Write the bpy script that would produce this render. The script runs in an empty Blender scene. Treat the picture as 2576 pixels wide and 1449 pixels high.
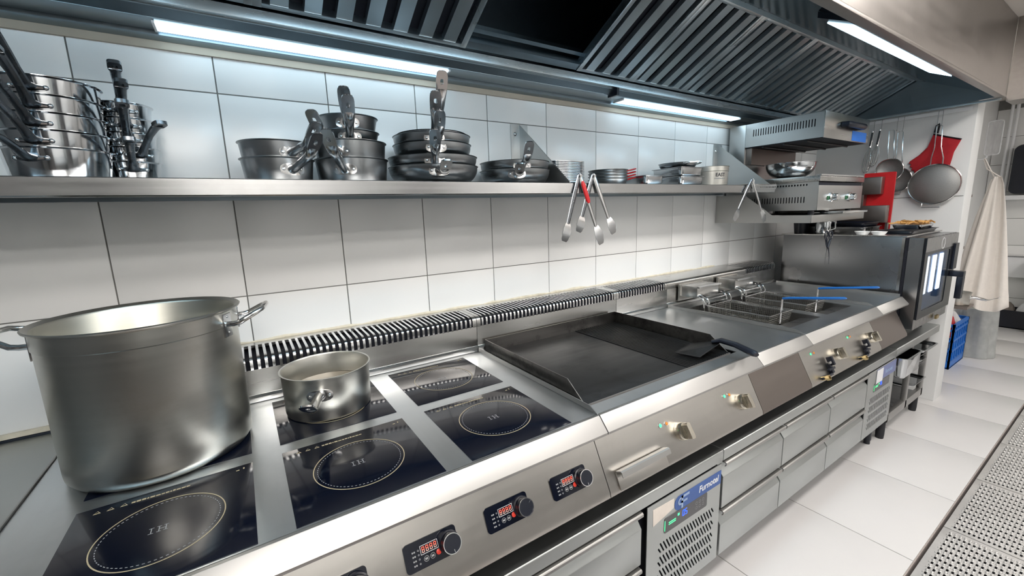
import bpy, bmesh, math, random
from mathutils import Vector, Matrix
random.seed(7)
sc = bpy.context.scene
COL = sc.collection
pi = math.pi

# ------------------------------------------------------------------ camera
cd = bpy.data.cameras.new('camera'); cam = bpy.data.objects.new('camera', cd); COL.objects.link(cam)
cd.sensor_fit = 'HORIZONTAL'; cd.sensor_width = 36.0; cd.lens = 36.0 * 1054.17 / 2576.0; cd.clip_start = 0.02
cam.location = (-0.76234, -1.64044, 1.44913)
cam.rotation_euler = (math.radians(79.84713), math.radians(1.92375), math.radians(-33.01388))
sc.camera = cam
# ------------------------------------------------------------------ world, exposure
w = bpy.data.worlds.new('world'); sc.world = w; w.use_nodes = True
w.node_tree.nodes['Background'].inputs[0].default_value = (0.55, 0.65, 0.8, 1)
w.node_tree.nodes['Background'].inputs[1].default_value = 0.02
sc.view_settings.view_transform = 'Standard'; sc.view_settings.look = 'None'
sc.view_settings.gamma = 1.0; sc.view_settings.exposure = 0.46
sc.view_settings.use_curve_mapping = False
# strengths of the lamps, seen and added
LED_HOOD = 3.0        # the strips along the back of the hood
LED_PANEL = 6.2       # lamps in the front slope of the hood, two of them added
ADDED_CEIL_LIGHT = 17.0      # ceiling panels added to light the aisle and the far room

# ------------------------------------------------------------------ materials
MATS = {}
def newmat(name):
    m = bpy.data.materials.new(name); m.use_nodes = True
    MATS[name] = m
    return m, m.node_tree.nodes, m.node_tree.links, m.node_tree.nodes['Principled BSDF']
def plain(name, col, rough=0.5, metal=0.0, var=0.06, scale=12.0, coat=0.0, bump=0.0, spec=0.5):
    m, N, L, b = newmat(name)
    b.inputs['Roughness'].default_value = rough; b.inputs['Metallic'].default_value = metal
    b.inputs['Specular IOR Level'].default_value = spec
    if coat: b.inputs['Coat Weight'].default_value = coat
    tc = N.new('ShaderNodeTexCoord'); no = N.new('ShaderNodeTexNoise')
    no.inputs['Scale'].default_value = scale; no.inputs['Detail'].default_value = 4
    L.new(tc.outputs['Object'], no.inputs['Vector'])
    mr = N.new('ShaderNodeMapRange'); mr.inputs[3].default_value = 1 - var; mr.inputs[4].default_value = 1 + var
    L.new(no.outputs['Fac'], mr.inputs[0])
    mx = N.new('ShaderNodeMix'); mx.data_type = 'RGBA'; mx.blend_type = 'MULTIPLY'; mx.inputs[0].default_value = 1
    mx.inputs[6].default_value = (*col, 1); L.new(mr.outputs[0], mx.inputs[7]); L.new(mx.outputs[2], b.inputs['Base Color'])
    if bump:
        bp = N.new('ShaderNodeBump'); bp.inputs['Strength'].default_value = bump; bp.inputs['Distance'].default_value = 0.002
        L.new(no.outputs['Fac'], bp.inputs['Height']); L.new(bp.outputs[0], b.inputs['Normal'])
    return m
def steel(name, col=(0.6, 0.6, 0.59), rough=0.3, brush=(2, 160, 160), var=0.12, rvar=0.1, stain=0.0, stain_col=(0.25, 0.22, 0.18), wave=0.0, aniso=0.0):
    m, N, L, b = newmat(name)
    b.inputs['Metallic'].default_value = 1.0
    tc = N.new('ShaderNodeTexCoord'); mp = N.new('ShaderNodeMapping'); mp.inputs['Scale'].default_value = brush
    L.new(tc.outputs['Object'], mp.inputs['Vector'])
    n1 = N.new('ShaderNodeTexNoise'); n1.inputs['Scale'].default_value = 1.0; n1.inputs['Detail'].default_value = 3
    L.new(mp.outputs[0], n1.inputs['Vector'])
    n2 = N.new('ShaderNodeTexNoise'); n2.inputs['Scale'].default_value = 5.0; n2.inputs['Detail'].default_value = 5
    L.new(tc.outputs['Object'], n2.inputs['Vector'])
    ad = N.new('ShaderNodeMath'); ad.operation = 'ADD'; L.new(n1.outputs['Fac'], ad.inputs[0]); L.new(n2.outputs['Fac'], ad.inputs[1])
    mr = N.new('ShaderNodeMapRange'); mr.inputs[1].default_value = 0.6; mr.inputs[2].default_value = 1.4
    mr.inputs[3].default_value = 1 - var; mr.inputs[4].default_value = 1 + var * 0.5; L.new(ad.outputs[0], mr.inputs[0])
    mx = N.new('ShaderNodeMix'); mx.data_type = 'RGBA'; mx.blend_type = 'MULTIPLY'; mx.inputs[0].default_value = 1
    mx.inputs[6].default_value = (*col, 1); L.new(mr.outputs[0], mx.inputs[7])
    out = mx.outputs[2]
    if stain:
        n3 = N.new('ShaderNodeTexNoise'); n3.inputs['Scale'].default_value = 9.0; n3.inputs['Detail'].default_value = 7; n3.inputs['Roughness'].default_value = 0.7
        L.new(tc.outputs['Object'], n3.inputs['Vector'])
        r3 = N.new('ShaderNodeMapRange'); r3.inputs[1].default_value = 0.52; r3.inputs[2].default_value = 0.72; r3.inputs[4].default_value = stain
        L.new(n3.outputs['Fac'], r3.inputs[0])
        m3 = N.new('ShaderNodeMix'); m3.data_type = 'RGBA'; L.new(r3.outputs[0], m3.inputs[0]); L.new(out, m3.inputs[6]); m3.inputs[7].default_value = (*stain_col, 1)
        out = m3.outputs[2]
    L.new(out, b.inputs['Base Color'])
    rr = N.new('ShaderNodeMapRange'); rr.inputs[1].default_value = 0.6; rr.inputs[2].default_value = 1.4
    rr.inputs[3].default_value = rough - rvar * 0.5; rr.inputs[4].default_value = rough + rvar; L.new(ad.outputs[0], rr.inputs[0]); L.new(rr.outputs[0], b.inputs['Roughness'])
    if aniso:
        tg = N.new('ShaderNodeTangent'); tg.direction_type = 'RADIAL'; tg.axis = 'Z'
        L.new(tg.outputs[0], b.inputs['Tangent']); b.inputs['Anisotropic'].default_value = aniso
    if wave:
        n4 = N.new('ShaderNodeTexNoise'); n4.inputs['Scale'].default_value = 2.2; L.new(tc.outputs['Object'], n4.inputs['Vector'])
        bp = N.new('ShaderNodeBump'); bp.inputs['Strength'].default_value = wave; bp.inputs['Distance'].default_value = 0.02
        L.new(n4.outputs['Fac'], bp.inputs['Height']); L.new(bp.outputs[0], b.inputs['Normal'])
    return m
def emit(name, col, s):
    m, N, L, b = newmat(name)
    b.inputs['Base Color'].default_value = (*[min(1, c * 0.8) for c in col], 1)
    b.inputs['Emission Color'].default_value = (*col, 1); b.inputs['Emission Strength'].default_value = s
    b.inputs['Roughness'].default_value = 0.4
    return m
def clear(name, col, rough=0.05, alpha=0.3):
    m, N, L, b = newmat(name)
    b.inputs['Base Color'].default_value = (*col, 1); b.inputs['Roughness'].default_value = rough; b.inputs['Alpha'].default_value = alpha
    no = N.new('ShaderNodeTexNoise'); no.inputs['Scale'].default_value = 6
    mr = N.new('ShaderNodeMapRange'); mr.inputs[3].default_value = alpha * 0.7; mr.inputs[4].default_value = min(1, alpha * 1.3)
    L.new(no.outputs['Fac'], mr.inputs[0]); L.new(mr.outputs[0], b.inputs['Alpha'])
    return m

steel('steel_top', (0.60, 0.63, 0.65), 0.30, (60, 3, 60), 0.05, 0.05, 0.30, (0.46, 0.50, 0.53))
steel('steel_edge', (0.41, 0.405, 0.395), 0.42, (2, 60, 60), 0.02, 0.0)
steel('steel_fascia', (0.60, 0.575, 0.54), 0.32, (2, 60, 60), 0.05, 0.04, 0.20, (0.42, 0.39, 0.36))
steel('steel_taupe', (0.30, 0.26, 0.24), 0.36, (2, 60, 60), 0.05, 0.04)
steel('steel_splash', (0.58, 0.57, 0.55), 0.25, (2, 60, 60), 0.05, 0.04, wave=0.06)
steel('steel_drawer', (0.48, 0.50, 0.495), 0.40, (2, 60, 60), 0.04, 0.04)
steel('steel_shelf', (0.56, 0.56, 0.56), 0.20, (2, 120, 120), 0.12, 0.05, 0.15)
steel('steel_hood', (0.30, 0.36, 0.40), 0.32, (60, 2, 60), 0.06, 0.05, wave=0.10)
steel('steel_hood_mirror', (0.36, 0.43, 0.47), 0.10, (2, 60, 60), 0.05, 0.02)
steel('steel_hood_front', (0.40, 0.375, 0.355), 0.36, (2, 40, 40), 0.10, 0.06, 0.3, (0.30, 0.27, 0.25))
steel('steel_slat', (0.64, 0.70, 0.73), 0.27, (3, 3, 3), 0.08, 0.05)
steel('steel_rail', (0.42, 0.46, 0.48), 0.26, (2, 60, 60), 0.04, 0.04)
steel('steel_pan', (0.34, 0.355, 0.365), 0.28, (3, 3, 90), 0.08, 0.05, 0.25, (0.24, 0.22, 0.21), aniso=0.55)
steel('steel_polished', (0.62, 0.64, 0.66), 0.10, (3, 3, 30), 0.06, 0.03, 0.25, (0.40, 0.38, 0.36), wave=0.1)
steel('steel_handle', (0.56, 0.57, 0.58), 0.18, (40, 40, 40), 0.05, 0.04)
steel('steel_cast', (0.20, 0.21, 0.225), 0.26, (40, 40, 40), 0.06, 0.04)
steel('steel_pot', (0.56, 0.555, 0.52), 0.30, (3, 3, 110), 0.07, 0.05, 0.35, (0.40, 0.38, 0.32), aniso=0.6)
steel('steel_pot_inside', (0.48, 0.475, 0.42), 0.36, (3, 3, 110), 0.06, 0.05, 0.2, (0.36, 0.34, 0.27), aniso=0.5)
steel('steel_oven', (0.34, 0.34, 0.345), 0.27, (60, 3, 3), 0.05, 0.03, wave=0.08)
steel('steel_sal', (0.50, 0.50, 0.49), 0.36, (30, 3, 30), 0.04, 0.04)
steel('steel_wire', (0.50, 0.49, 0.46), 0.30, (40, 40, 40), 0.12, 0.08)
steel('steel_bright', (0.74, 0.74, 0.74), 0.14, (40, 40, 40), 0.06, 0.05)
steel('knob_metal', (0.66, 0.62, 0.53), 0.26, (90, 3, 90), 0.08, 0.06)
steel('brass', (0.50, 0.39, 0.20), 0.34, (40, 40, 40), 0.12, 0.08)
steel('griddle_plate', (0.075, 0.077, 0.08), 0.40, (3, 30, 30), 0.35, 0.18, 0.45, (0.02, 0.02, 0.02))
steel('griddle_wall', (0.20, 0.19, 0.18), 0.34, (3, 60, 60), 0.3, 0.15, 0.8, (0.03, 0.028, 0.026))
steel('grate_steel', (0.78, 0.77, 0.76), 0.48, (60, 60, 60), 0.08, 0.08)
steel('mesh_steel', (0.36, 0.36, 0.355), 0.55, (300, 300, 300), 0.25, 0.1)
plain('tile_white', (0.87, 0.87, 0.86), 0.20, 0, 0.03, 3.0, bump=0.05, spec=0.45)
plain('grout', (0.20, 0.20, 0.19), 0.9, 0, 0.2, 30)
plain('caulk', (0.76, 0.70, 0.56), 0.7, 0, 0.25, 40, bump=0.6)
plain('floor_tile', (0.66, 0.65, 0.65), 0.28, 0, 0.03, 5.0)
plain('floor_grout', (0.34, 0.30, 0.28), 0.9, 0, 0.2, 30)
plain('wall_paint', (0.78, 0.79, 0.79), 0.45, 0, 0.03, 4.0)
plain('wall_dark', (0.10, 0.11, 0.12), 0.5, 0, 0.1, 4.0)
plain('wall_grey', (0.30, 0.29, 0.28), 0.5, 0, 0.2, 1.2)
plain('ceiling_paint', (0.66, 0.62, 0.58), 0.8, 0, 0.05, 3.0)
plain('hood_trim', (0.52, 0.45, 0.36), 0.6, 0, 0.12, 10)
plain('black_glass', (0.0025, 0.004, 0.011), 0.09, 0, 0.2, 3, spec=0.35)
plain('door_dark', (0.012, 0.014, 0.018), 0.22, 0, 0.1, 6, spec=0.22)
plain('black_plastic', (0.006, 0.008, 0.016), 0.32, 0, 0.1, 20)
plain('black_matte', (0.006, 0.007, 0.012), 0.7, 0, 0.1, 20)
plain('dark_gap', (0.004, 0.005, 0.012), 0.8, 0, 0.1, 20)
plain('print_gold', (0.44, 0.37, 0.24), 0.5, 0, 0.1, 60)
plain('print_grey', (0.30, 0.31, 0.32), 0.5, 0, 0.1, 60)
plain('print_white', (0.75, 0.76, 0.78), 0.5, 0, 0.05, 60)
plain('red_button', (0.75, 0.05, 0.03), 0.35, 0, 0.05, 60)
plain('red_plastic', (0.55, 0.012, 0.016), 0.45, 0, 0.08, 20)
plain('red_cloth', (0.40, 0.012, 0.02), 0.85, 0, 0.2, 60, bump=0.4)
plain('blue_grip', (0.01, 0.12, 0.42), 0.35, 0, 0.08, 20)
plain('blue_badge', (0.025, 0.085, 0.30), 0.4, 0, 0.05, 20)
plain('cavity_blue', (0.06, 0.22, 0.60), 0.4, 0, 0.05, 20)
plain('badge_pale', (0.30, 0.40, 0.58), 0.5, 0, 0.05, 20)
plain('badge_faded', (0.16, 0.19, 0.36), 0.5, 0, 0.15, 20)
plain('tape', (0.72, 0.66, 0.60), 0.7, 0, 0.10, 30, bump=0.3)
plain('display_grey', (0.055, 0.055, 0.06), 0.3, 0, 0.05, 20)
plain('blue_reflection', (0.02, 0.20, 0.75), 0.4, 0, 0.05, 20)  # colour of the reflection on the grill front
plain('white_plastic', (0.82, 0.83, 0.85), 0.35, 0, 0.03, 20)
plain('white_ceramic', (0.85, 0.85, 0.85), 0.15, 0, 0.02, 20)
plain('fries', (0.62, 0.33, 0.10), 0.6, 0, 0.35, 40)
plain('cloth_cream', (0.86, 0.81, 0.76), 0.9, 0, 0.06, 40)
plain('crate_blue', (0.01, 0.16, 0.60), 0.4, 0, 0.1, 12)
plain('bin_green', (0.01, 0.10, 0.035), 0.5, 0, 0.15, 12)
plain('yellow_plastic', (0.65, 0.55, 0.05), 0.5, 0, 0.1, 12)
plain('crumpled', (0.34, 0.29, 0.26), 0.8, 0, 0.3, 12)
plain('oil', (0.03, 0.024, 0.012), 0.06, 0, 0.1, 5)
plain('broth', (0.30, 0.24, 0.17), 0.25, 0, 0.35, 14)
plain('rubber', (0.02, 0.02, 0.024), 0.8, 0, 0.1, 20)
clear('bag_clear', (0.55, 0.57, 0.56), 0.25, 0.75)
clear('clear_plastic', (0.80, 0.80, 0.82), 0.12, 0.35)
clear('door_glass', (0.02, 0.025, 0.03), 0.03, 0.45)
emit('led_cool', (0.66, 0.87, 1.0), LED_HOOD)
emit('led_panel', (0.55, 0.82, 1.0), LED_PANEL)
emit('added_ceil_white', (1.0, 0.955, 0.905), ADDED_CEIL_LIGHT)
emit('led_green', (0.05, 0.9, 0.25), 1.6)
emit('led_amber', (0.7, 0.22, 0.02), 0.35)
emit('seg_red', (1.0, 0.10, 0.06), 1.3)
emit('seg_pale', (0.75, 0.45, 0.38), 0.35)
emit('seg_blue', (0.02, 0.08, 1.0), 2.2)
emit('oven_glow', (0.70, 0.86, 1.0), 4.0)

# ------------------------------------------------------------------ builders
WO = {}   # world offset of every object that can be a parent
class MB:
    def __init__(s): s.v = []; s.f = []; s.M = Matrix.Identity(4)
    def add(s, vs, fs):
        o = len(s.v); s.v += [tuple(s.M @ Vector(p)) for p in vs]; s.f += [tuple(o + i for i in f) for f in fs]; return s
    def box(s, x0, x1, y0, y1, z0, z1):
        vs = [(x, y, z) for x in (x0, x1) for y in (y0, y1) for z in (z0, z1)]
        return s.add(vs, [(0, 1, 3, 2), (4, 6, 7, 5), (0, 4, 5, 1), (2, 3, 7, 6), (0, 2, 6, 4), (1, 5, 7, 3)])
    def prism(s, poly, axis, a, b):
        n = len(poly)
        mk = {'x': lambda t, p: (t, p[0], p[1]), 'y': lambda t, p: (p[0], t, p[1]), 'z': lambda t, p: (p[0], p[1], t)}[axis]
        vs = [mk(a, p) for p in poly] + [mk(b, p) for p in poly]
        return s.add(vs, [tuple(range(n)), tuple(range(2 * n - 1, n - 1, -1))] + [(i, (i + 1) % n, n + (i + 1) % n, n + i) for i in range(n)])
    def strip(s, line, axis, a, b, t):
        """an open polyline in section, given thickness t, extruded along axis"""
        off = []
        for i, p in enumerate(line):
            q0 = line[max(0, i - 1)]; q1 = line[min(len(line) - 1, i + 1)]
            d = Vector((q1[0] - q0[0], q1[1] - q0[1])).normalized(); off.append((p[0] - d.y * t, p[1] + d.x * t))
        n = len(line); poly = list(line) + off[::-1]
        mk = {'x': lambda u, p: (u, p[0], p[1]), 'y': lambda u, p: (p[0], u, p[1]), 'z': lambda u, p: (p[0], p[1], u)}[axis]
        vs = [mk(a, p) for p in poly] + [mk(b, p) for p in poly]; m = 2 * n
        fs = [(i, (i + 1) % m, m + (i + 1) % m, m + i) for i in range(m)]
        for i in range(n - 1):
            fs.append((i, i + 1, m - 2 - i, m - 1 - i)); fs.append((m + i + 1, m + i, m + m - 1 - i, m + m - 2 - i))
        return s.add(vs, fs)
    def lathe(s, prof, n=48, c=(0, 0, 0)):
        vs = []; fs = []; k = len(prof)
        for i in range(n):
            a = 2 * pi * i / n
            vs += [(c[0] + r * math.cos(a), c[1] + r * math.sin(a), c[2] + z) for r, z in prof]
        for i in range(n):
            j = (i + 1) % n
            for q in range(k - 1):
                r0, r1 = prof[q][0], prof[q + 1][0]
                A, B, Cc, D = i * k + q, j * k + q, j * k + q + 1, i * k + q + 1
                if r0 < 1e-7 and r1 < 1e-7: continue
                if r0 < 1e-7: fs.append((A, Cc, D))
                elif r1 < 1e-7: fs.append((A, B, D))
                else: fs.append((A, B, Cc, D))
        return s.add(vs, fs)
    def tube(s, pts, r, n=8, side=None, thick=None, closed=False):
        P = [Vector(p) for p in pts]; m = len(P)
        R = r if isinstance(r, (list, tuple)) else [r] * m
        T = thick if thick is not None else R
        if not isinstance(T, (list, tuple)): T = [T] * m
        vs = []; fs = []; prev = None
        for i, p in enumerate(P):
            if closed: t = (P[(i + 1) % m] - P[i - 1]).normalized()
            else: t = (P[min(m - 1, i + 1)] - P[max(0, i - 1)]).normalized()
            if side is not None:
                a = Vector(side); a = (a - t * a.dot(t)).normalized()
            elif prev is None:
                a = t.orthogonal().normalized()
            else:
                a = (prev - t * prev.dot(t)); a = a.normalized() if a.length > 1e-6 else t.orthogonal().normalized()
            prev = a; b = t.cross(a)
            for k in range(n):
                h = 2 * pi * k / n; vs.append(tuple(p + a * R[i] * math.cos(h) + b * T[i] * math.sin(h)))
        rings = m if closed else m - 1
        for i in range(rings):
            j = (i + 1) % m
            for k in range(n):
                l = (k + 1) % n; fs.append((i * n + k, i * n + l, j * n + l, j * n + k))
        if not closed:
            fs.append(tuple(range(n - 1, -1, -1))); fs.append(tuple((m - 1) * n + k for k in range(n)))
        return s.add(vs, fs)
    def cyl(s, p0, p1, r, n=16, r1=None): return s.tube([p0, p1], [r, r if r1 is None else r1], n)
    def dome(s, c, r, h, axis=(0, 0, 1), n=10, k=3):
        ax = Vector(axis).normalized(); a = ax.orthogonal().normalized(); b = ax.cross(a); c = Vector(c); vs = []; fs = []
        for q in range(k):
            e = q / k * pi / 2
            vs += [tuple(c + (a * math.cos(2 * pi * i / n) + b * math.sin(2 * pi * i / n)) * r * math.cos(e) + ax * h * math.sin(e)) for i in range(n)]
        vs.append(tuple(c + ax * h))
        for q in range(k - 1):
            for i in range(n):
                j = (i + 1) % n; fs.append((q * n + i, q * n + j, (q + 1) * n + j, (q + 1) * n + i))
        for i in range(n): fs.append(((k - 1) * n + i, (k - 1) * n + (i + 1) % n, k * n))
        fs.append(tuple(range(n - 1, -1, -1)))
        return s.add(vs, fs)
    def ring(s, c, T, S, l, wd, hl, hw, t, n=20):
        """flat rounded end with a hole; T along, S across"""
        T = Vector(T).normalized(); S = Vector(S).normalized(); Nn = T.cross(S); c = Vector(c); vs = []; fs = []
        def sup(a, e=0.6):
            ca, sa = math.cos(a), math.sin(a); return (abs(ca) ** e * (1 if ca > 0 else -1), abs(sa) ** e * (1 if sa > 0 else -1))
        for z in (t / 2, -t / 2):
            for L_, W_, e in ((l, wd, 0.55), (hl, hw, 0.6)):
                for i in range(n):
                    p = sup(2 * pi * i / n, e); vs.append(tuple(c + T * p[0] * L_ + S * p[1] * W_ + Nn * z))
        for i in range(n):
            j = (i + 1) % n
            fs += [(i, j, n + j, n + i), (2 * n + j, 2 * n + i, 3 * n + i, 3 * n + j), (j, i, 2 * n + i, 2 * n + j), (n + i, n + j, 3 * n + j, 3 * n + i)]
        return s.add(vs, fs)
    def annulus(s, c, r0, r1, h, n=64, a0=0, a1=2 * pi):
        full = abs(a1 - a0 - 2 * pi) < 1e-6; vs = []; fs = []; m = n if full else n + 1
        for i in range(m):
            a = a0 + (a1 - a0) * i / n
            for r, z in ((r0, 0), (r0, h), (r1, h), (r1, 0)): vs.append((c[0] + r * math.cos(a), c[1] + r * math.sin(a), c[2] + z))
        for i in range(n):
            j = (i + 1) % m
            for k in range(4): fs.append((i * 4 + k, i * 4 + (k + 1) % 4, j * 4 + (k + 1) % 4, j * 4 + k))
        return s.add(vs, fs)
    def mesh(s, name, off=(0, 0, 0), bevel=0, smooth=35):
        o = Vector(off); me = bpy.data.meshes.new(name)
        me.from_pydata([tuple(Vector(p) - o) for p in s.v], [], s.f)
        bm = bmesh.new(); bm.from_mesh(me)
        bmesh.ops.recalc_face_normals(bm, faces=bm.faces)
        if bevel:
            es = [e for e in bm.edges if len(e.link_faces) == 2 and e.calc_face_angle(0) > 0.5]
            bmesh.ops.bevel(bm, geom=es, offset=bevel, segments=2, affect='EDGES', profile=0.6, clamp_overlap=True)
        bm.to_mesh(me); bm.free()
        me.shade_smooth(); me.set_sharp_from_angle(angle=math.radians(smooth))
        return me
    def build(s, name, mat, parent=None, bevel=0, smooth=35, kind=None, label=None, origin=None):
        off = WO.get(parent, Vector((0, 0, 0))) if parent else Vector(origin or (0, 0, 0))
        me = s.mesh(name, off, bevel, smooth); me.materials.append(MATS[mat])
        o = bpy.data.objects.new(name, me); COL.objects.link(o)
        if parent: o.parent = parent; WO[o] = off.copy()
        else: o.location = off; WO[o] = off.copy()
        if kind: o['kind'] = kind
        if label: o['label'] = label
        return o
def inst(me, name, parent, loc, rot=None, label=None):
    o = bpy.data.objects.new(name, me); COL.objects.link(o)
    base = WO.get(parent, Vector((0, 0, 0))) if parent else Vector((0, 0, 0))
    o.parent = parent; o.location = Vector(loc) - base
    if rot: o.rotation_euler = rot
    WO[o] = Vector(loc)
    if label: o['label'] = label
    return o
def thing(name, label, cat, loc=(0, 0, 0), group=None):
    o = bpy.data.objects.new(name, None); COL.objects.link(o); o.location = loc; o.empty_display_size = 0.05
    o['label'] = label; o['category'] = cat
    if group: o['group'] = group
    WO[o] = Vector(loc); return o
def tag(o, label, cat, group=None):
    o['label'] = label; o['category'] = cat
    if group: o['group'] = group
    return o
def struct(o): o['kind'] = 'structure'; return o
def plate_mesh(outer, holes, t):
    """flat plate with real holes (2D), in local x,y, thickness t along z"""
    cu = bpy.data.curves.new('tmp', 'CURVE'); cu.dimensions = '2D'; cu.fill_mode = 'BOTH'; cu.extrude = t / 2
    for poly in [outer] + holes:
        sp = cu.splines.new('POLY'); sp.points.add(len(poly) - 1); sp.use_cyclic_u = True
        for p, q in zip(sp.points, poly): p.co = (q[0], q[1], 0, 1)
    ob = bpy.data.objects.new('tmp', cu); COL.objects.link(ob)
    dg = bpy.context.evaluated_depsgraph_get(); me = bpy.data.meshes.new_from_object(ob.evaluated_get(dg))
    vs = [tuple(v.co) for v in me.vertices]; fs = [tuple(p.vertices) for p in me.polygons]
    bpy.data.objects.remove(ob); bpy.data.curves.remove(cu); bpy.data.meshes.remove(me)
    return vs, fs
def plate(mb, M, outer, holes, t):
    vs, fs = plate_mesh(outer, holes, t); old = mb.M; mb.M = old @ M; mb.add(vs, fs); mb.M = old
def rrect(x0, x1, y0, y1, r, n=5):
    out = []
    for cx, cy, a in ((x1 - r, y1 - r, 0), (x0 + r, y1 - r, 90), (x0 + r, y0 + r, 180), (x1 - r, y0 + r, 270)):
        out += [(cx + r * math.cos(math.radians(a + 90 * k / n)), cy + r * math.sin(math.radians(a + 90 * k / n))) for k in range(n + 1)]
    return out
def slot(x0, y0, x1, y1, wd, n=4):
    d = Vector((x1 - x0, y1 - y0)).normalized(); a0 = math.atan2(d.y, d.x); h = wd / 2; out = []
    for k in range(n + 1):
        a = a0 - pi / 2 + pi * k / n; out.append((x1 + h * math.cos(a), y1 + h * math.sin(a)))
    for k in range(n + 1):
        a = a0 + pi / 2 + pi * k / n; out.append((x0 + h * math.cos(a), y0 + h * math.sin(a)))
    return out
def frame(o, X, Y):
    X = Vector(X).normalized(); Y = Vector(Y); Y = (Y - X * Y.dot(X)).normalized(); Z = X.cross(Y)
    return Matrix(((X.x, Y.x, Z.x, o[0]), (X.y, Y.y, Z.y, o[1]), (X.z, Y.z, Z.z, o[2]), (0, 0, 0, 1)))
def text(name, body, size, mat, parent, M, shear=0.0, ext=0.0004, bold=0.0, align='LEFT'):
    cu = bpy.data.curves.new('tmp', 'FONT'); cu.body = body; cu.size = size; cu.shear = shear; cu.extrude = ext; cu.offset = bold
    cu.align_x = align; cu.resolution_u = 3
    ob = bpy.data.objects.new('tmp', cu); COL.objects.link(ob)
    dg = bpy.context.evaluated_depsgraph_get(); me = bpy.data.meshes.new_from_object(ob.evaluated_get(dg))
    bpy.data.objects.remove(ob); bpy.data.curves.remove(cu)
    mb = MB(); mb.M = M; mb.add([tuple(v.co) for v in me.vertices], [tuple(p.vertices) for p in me.polygons])
    bpy.data.meshes.remove(me)
    return mb.build(name, mat, parent)
def seg7(mb, M, ch, h, lit=None):
    """seven segment figure of height h at M"""
    tbl = {'0': 'abcdef', '5': 'afgcd', '8': 'abcdefg', '1': 'bc', '4': 'fgbc', 'u': 'afgb', 'l': 'ecd'}
    wd = h * 0.5; t = h * 0.1; g = h * 0.03
    R = {'a': (t, wd - t, h - t, h), 'g': (t, wd - t, h / 2 - t / 2, h / 2 + t / 2), 'd': (t, wd - t, 0, t),
         'f': (0, t, h / 2 + g, h - g), 'b': (wd - t, wd, h / 2 + g, h - g), 'e': (0, t, g, h / 2 - g), 'c': (wd - t, wd, g, h / 2 - g)}
    old = mb.M; mb.M = old @ M
    for k in tbl[ch]: x0, x1, y0, y1 = R[k]; mb.box(x0, x1, y0, y1, 0, 0.0005)
    mb.M = old

# ================================================================== THE ROOM
XL, XR, YF, ZC = -2.6, 3.32, -3.6, 2.50
# --- floor with tiles
mb = MB(); plate(mb, Matrix.Translation((0, 0, -0.033)), [(XL, YF), (6.7, YF), (6.7, 0.2), (XL, 0.2)], [[(-0.6, -1.572), (4.8, -1.572), (4.8, -1.264), (-0.6, -1.264)]], 0.054)
fl = struct(mb.build('floor', 'floor_grout'))
P = 0.6125; G = 0.004
def tile_mesh(name, sx, sy, sz, mat, bev):
    me = MB().box(0, sx, 0, sy, 0, sz).mesh(name, bevel=bev); me.materials.append(MATS[mat]); return me
ftm = tile_mesh('floor_tile', P - G, P - G, 0.006, 'floor_tile', 0.0012)
for i in range(-5, 10):
    x = 0.764 + P * i
    for y in (-1.262, -0.6495, -1.58 - P, -1.58 - 2 * P):
        if x + P < XL + 0.6 or x > 6.6: continue
        if y < -1.5 and (x < -0.2): continue
        inst(ftm, 'floor_tile', fl, (x + G / 2, y + G / 2, -0.006))
# --- tiled back wall
wb = struct(MB().box(XL, 3.5, 0.0035, 0.16, 0.0, 2.6).build('wall_back', 'grout'))
TW, TH, T0 = 0.31870, 0.63610, -0.7630
wtm = MB().box(0, TW - 0.0035, 0, 0.007, 0, TH - 0.0035).mesh('wall_tile', bevel=0.0008); wtm.materials.append(MATS['tile_white'])
for k in range(-4, 13):
    for z in (1.20518 - TH, 1.20518, 1.84129):
        inst(wtm, 'wall_tile', wb, (T0 + TW * k + 0.00175, 0.0, z + 0.00175))
# --- caulk along the foot of the tiles
cb = MB(); pts = []
random.seed(3)
for i in range(60):
    x = -1.2 + i * 0.0531; pts.append((x, -0.002, 1.047 + random.uniform(-0.003, 0.004)))
cb.tube(pts, [random.uniform(0.004, 0.0075) for _ in pts], 6)
struct(cb.build('trim_1', 'caulk'))
struct(MB().box(-2.4, -1.2, -0.012, -0.001, 0.892, 0.905).build('trim_2', 'caulk'))
# --- end wall with its free edge, lintel over the passage, far room
wr = struct(MB().box(XR, 3.5, -0.89, 0.2, 0, 2.46).build('wall_right', 'wall_paint', bevel=0.003))
MB().box(XR - 0.004, XR - 0.001, -0.885, -0.001, 1.46, 1.463).build('joint_line', 'grout', wr)
struct(MB().box(3.3065, 3.52, YF, -1.007, 2.025, 2.5).build('trim_3', 'steel_hood_front'))
struct(MB().box(3.5, 6.7, -0.45, -0.3, 0, 2.5).build('wall_side', 'wall_paint'))
wf = struct(MB().box(6.6, 6.75, YF, -0.3, 0, 2.5).build('wall_far', 'grout'))
fwm = MB().box(0, 0.008, 0, 0.596, 0, 0.296).mesh('wall_tile', bevel=0.001); fwm.materials.append(MATS['tile_white'])
for i in range(5):
    for j in range(8): inst(fwm, 'wall_tile', wf, (6.593, -0.45 - 0.6 * (i + 1), 0.3 * j))
struct(MB().box(XL, 6.7, YF, 0.16, ZC, 2.62).build('ceiling', 'ceiling_paint'))
struct(MB().box(XL - 0.15, XL, YF, 0.16, 0, 2.5).build('wall_left', 'wall_dark'))
struct(MB().box(XL, 6.7, YF - 0.15, YF, 0, 2.5).build('wall_front', 'wall_paint'))
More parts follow.
